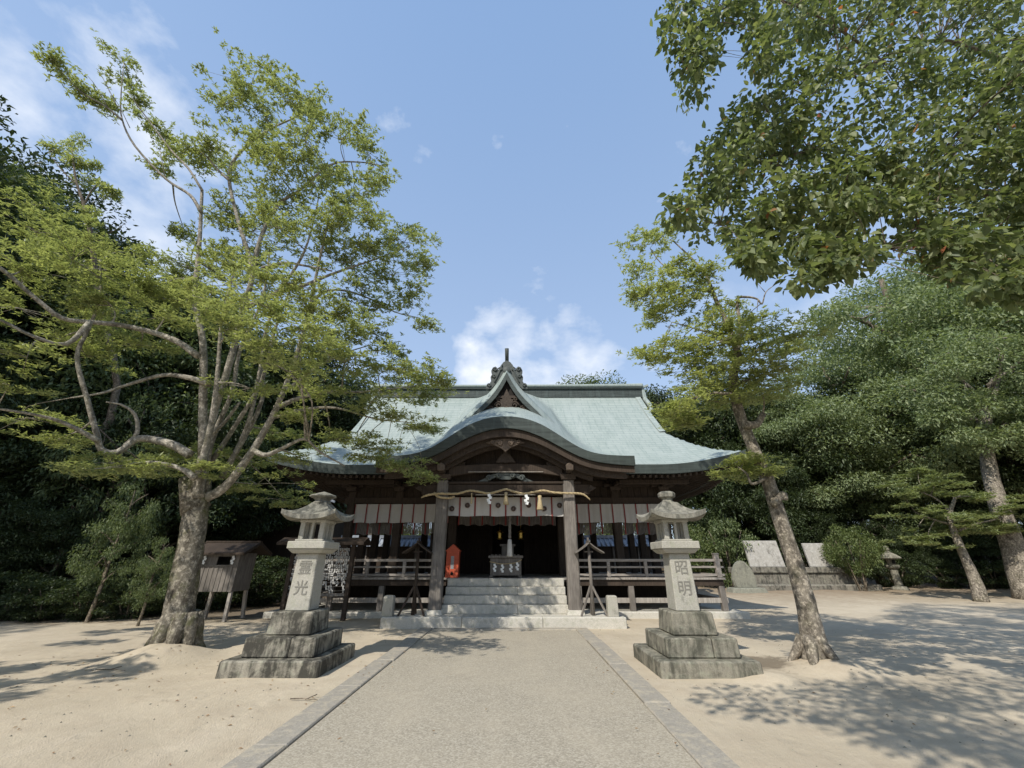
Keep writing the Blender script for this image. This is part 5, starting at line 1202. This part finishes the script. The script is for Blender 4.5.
for i in range(26):
    o = rand_dirs(1, rng)[0]; c = W(982, 425, 19.5) + Vector((o[0] * 2.4, o[1] * .5, o[2] * 1.7)); F.twig_to(c, .03); F.parts.append(clump(c, (.8, .6, .4), 300, .17, .42, rng))
F.finish(M_bark2, M_leaf_grey)

# ---- shrubs
def shrub_proto(seed, mat, nst, nclump, per, leaf, rw=1.0, H=1.0, label='x', bare=False):
    rg = np.random.default_rng(seed); random.seed(seed); T = Tree('shrub', label, 'shrub', (0, 0, 0))
    for i in range(nst): an = i * 2.4; T.limb([(.08 * math.cos(an), .08 * math.sin(an), -.1), (.3 * rw * math.cos(an), .3 * rw * math.sin(an), .4 * H), (.6 * rw * math.cos(an), .6 * rw * math.sin(an), .75 * H)], .035, .01, 6)
    for i in range(nclump):
        q = rand_dirs(1, rg)[0]; rr = rg.random() ** .35; z0 = .62 if bare else .5
        c = np.array([q[0] * rw * rr, q[1] * rw * rr, (z0 + q[2] * (1 - z0) * .85) * H]); s_ = rg.uniform(.16, .28); T.parts.append(clump(c, (s_ * rw, s_ * rw, s_ * .7), per, leaf, .42, rg))
    return T.finish(M_bark3, mat)
SH = 1.7
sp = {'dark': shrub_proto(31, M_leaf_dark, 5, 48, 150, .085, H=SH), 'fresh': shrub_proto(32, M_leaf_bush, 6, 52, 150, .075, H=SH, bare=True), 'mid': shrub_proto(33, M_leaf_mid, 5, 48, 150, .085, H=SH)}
us = set()
def shrub(kind, px, ytop, Y, w, label, group, rz=0, zb=None):
    t = W(px, ytop, Y); b = ground_z(t.x, Y) if zb is None else zb; o = sp[kind] if kind not in us else copy_tree(sp[kind]); us.add(kind)
    o.location = (t.x, Y, b); o.scale = (w, w, max(.2, (t.z - b) / (1.02 * SH))); o.rotation_euler = (0, 0, rz); o['label'] = label; o['group'] = group
GD = 'dark undergrowth shrubs of the left wood'
for i, (px, yt, Y, w) in enumerate(((-30, 555, 13.6, 1.3), (20, 570, 13.3, 1.1), (60, 577, 13.4, 1.0), (100, 575, 13.6, 1.1), (140, 580, 13.8, 1.0), (170, 570, 15, 1.2), (-90, 540, 13, 1.5), (240, 560, 17.5, 1.6), (270, 555, 18, 1.6), (215, 565, 16, 1.3))):
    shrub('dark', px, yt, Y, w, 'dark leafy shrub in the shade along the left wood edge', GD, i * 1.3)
protos['fresh'] = forest_proto(8, 5, M_leaf_mid, 64, 170, .12, .12, .46)
for i, (px, yt, Y, lab, sx_) in enumerate(((140, 478, 12.9, 'fresh green sapling catching light left of the old tree trunk', .52), (168, 533, 12.4, 'low fresh green sapling beside the old tree trunk', .6), (152, 392, 15.5, 'tall fresh green sapling between the limbs of the old tree', .6))):
    t = W(px, yt, Y); o = protos['fresh'] if i == 0 else copy_tree(protos['fresh']); b_ = hills(t.x, Y); sc = (t.z - b_) / 5.0
    o.location = (t.x, Y, b_); o.scale = (sc * sx_, sc * sx_, sc); o.rotation_euler = (0, 0, i * 1.4); o.name = 'sapling'; o['label'] = lab; o['group'] = 'sunlit saplings left of the hall'
for i, (px, yt, Y, w, lab) in enumerate(((842, 524, 24.4, 1.35, 'rounded fresh green bush with bare stems at end of low wall'), (718, 512, 27, 1.8, 'green bush between the verandah and the stone stele'), (690, 525, 27.5, 1.6, 'green bush seen just beyond the right verandah'), (600, 522, 26.5, 1.4, 'green bush above the tiled wall seen through the right bay'), (632, 520, 27, 1.4, 'second green bush above the tiled wall seen through the right bay'), (405, 524, 26.5, 1.4, 'green bush above the tiled wall seen through the left bay'), (430, 526, 27, 1.4, 'second green bush above the tiled wall through the left bay'))):
    shrub('fresh' if i != 1 else 'mid', px, yt, Y, w, lab, 'sunlit bushes right of and behind the hall', i * 1.1)
for i, (px, yt, Y, w) in enumerate(((790, 535, 27.5, 1.6), (830, 530, 28, 1.7), (885, 548, 27, 1.5), (940, 560, 26.5, 1.5), (985, 560, 25, 1.5), (1030, 550, 23.5, 1.6), (760, 525, 29, 1.8), (1080, 540, 22, 1.7), (700, 535, 30, 1.8))):
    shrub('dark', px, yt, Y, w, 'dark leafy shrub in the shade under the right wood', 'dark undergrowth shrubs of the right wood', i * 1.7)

# ---- fallen leaves and twigs
rng = np.random.default_rng(77); n = 600
X = np.concatenate([rng.normal(-5.5, 2.6, 170), rng.uniform(-9, 12, 230), rng.normal(9, 5, 200)]); Y = np.concatenate([rng.normal(7, 2.0, 170), rng.uniform(3, 13, 230), rng.normal(20, 3, 200)])
keep = (np.abs(X) > 1.2) | (rng.random(n) < .12); X, Y = X[keep], Y[keep]; keep = ~((np.abs(np.abs(X) - 3.28) < .9) & (np.abs(Y - 7.84) < .9)) & ~((np.abs(X) < 7.5) & (Y > 11.7)); X, Y = X[keep], Y[keep]
Z = np.array([max(ground_z(a, b), .024 if abs(a) < 2.2 else -1) + .008 for a, b in zip(X, Y)]); n = len(X)
an = rng.uniform(0, 6.28, n); v, f = leaf_rhombs(np.stack([X, Y, Z], 1), np.stack([np.cos(an), np.sin(an), rng.uniform(-.05, .2, n)], 1), np.tile([0, 0, 1.0], (n, 1)) + rng.normal(size=(n, 3)) * .2, rng.uniform(.03, .06, n), rng.uniform(.014, .026, n))
tag(mesh_np('fallen_leaves', v, f, M_litter), kind='stuff')
random.seed(9); m = MB()
for px_, py_ in ((95, 672), (290, 700), (900, 612)):
    b = W(px_, py_, 1); d = b - CAMLOC; t = (0.0 - CAMLOC.z) / d.z if d.z < 0 else 0; b = CAMLOC + d * t; b.z = ground_z(b.x, b.y) + .015; a = random.uniform(-.5, .5)
    m.tube([b + Vector((s_ * math.cos(a), s_ * math.sin(a) + .03 * math.sin(s_ * 9), .01)) for s_ in (0, .15, .32, .5)], [.007, .006, .005, .003], 5); m.tube([b + Vector((.2 * math.cos(a), .2 * math.sin(a), .01)), b + Vector((.3 * math.cos(a + .6), .3 * math.sin(a + .6), .02))], .005, 4)
tag(m.build('fallen_twigs', M_bark3), kind='stuff')

rng = np.random.default_rng(5); m = MB()
for i in range(900):
    x, y = rng.uniform(-8, 9), 2.6 + 10 * rng.random() ** 1.6
    if abs(x) < 2.15 or (abs(abs(x) - 3.28) < .85 and abs(y - 7.84) < .85) or (abs(x) < 7.5 and y > 11.7): continue
    r_ = rng.uniform(.005, .016); z = ground_z(x, y); a = rng.uniform(0, 6.28)
    P6 = [Vector((x + r_ * 1.3 * math.cos(a + k2 * 2.09), y + r_ * math.sin(a + k2 * 2.09), z)) for k2 in range(3)]; m.add(P6 + [Vector((x, y, z + r_ * .9))], [(0, 1, 3), (1, 2, 3), (2, 0, 3)])
tag(m.build('pebbles', M_stone_base2), kind='stuff')
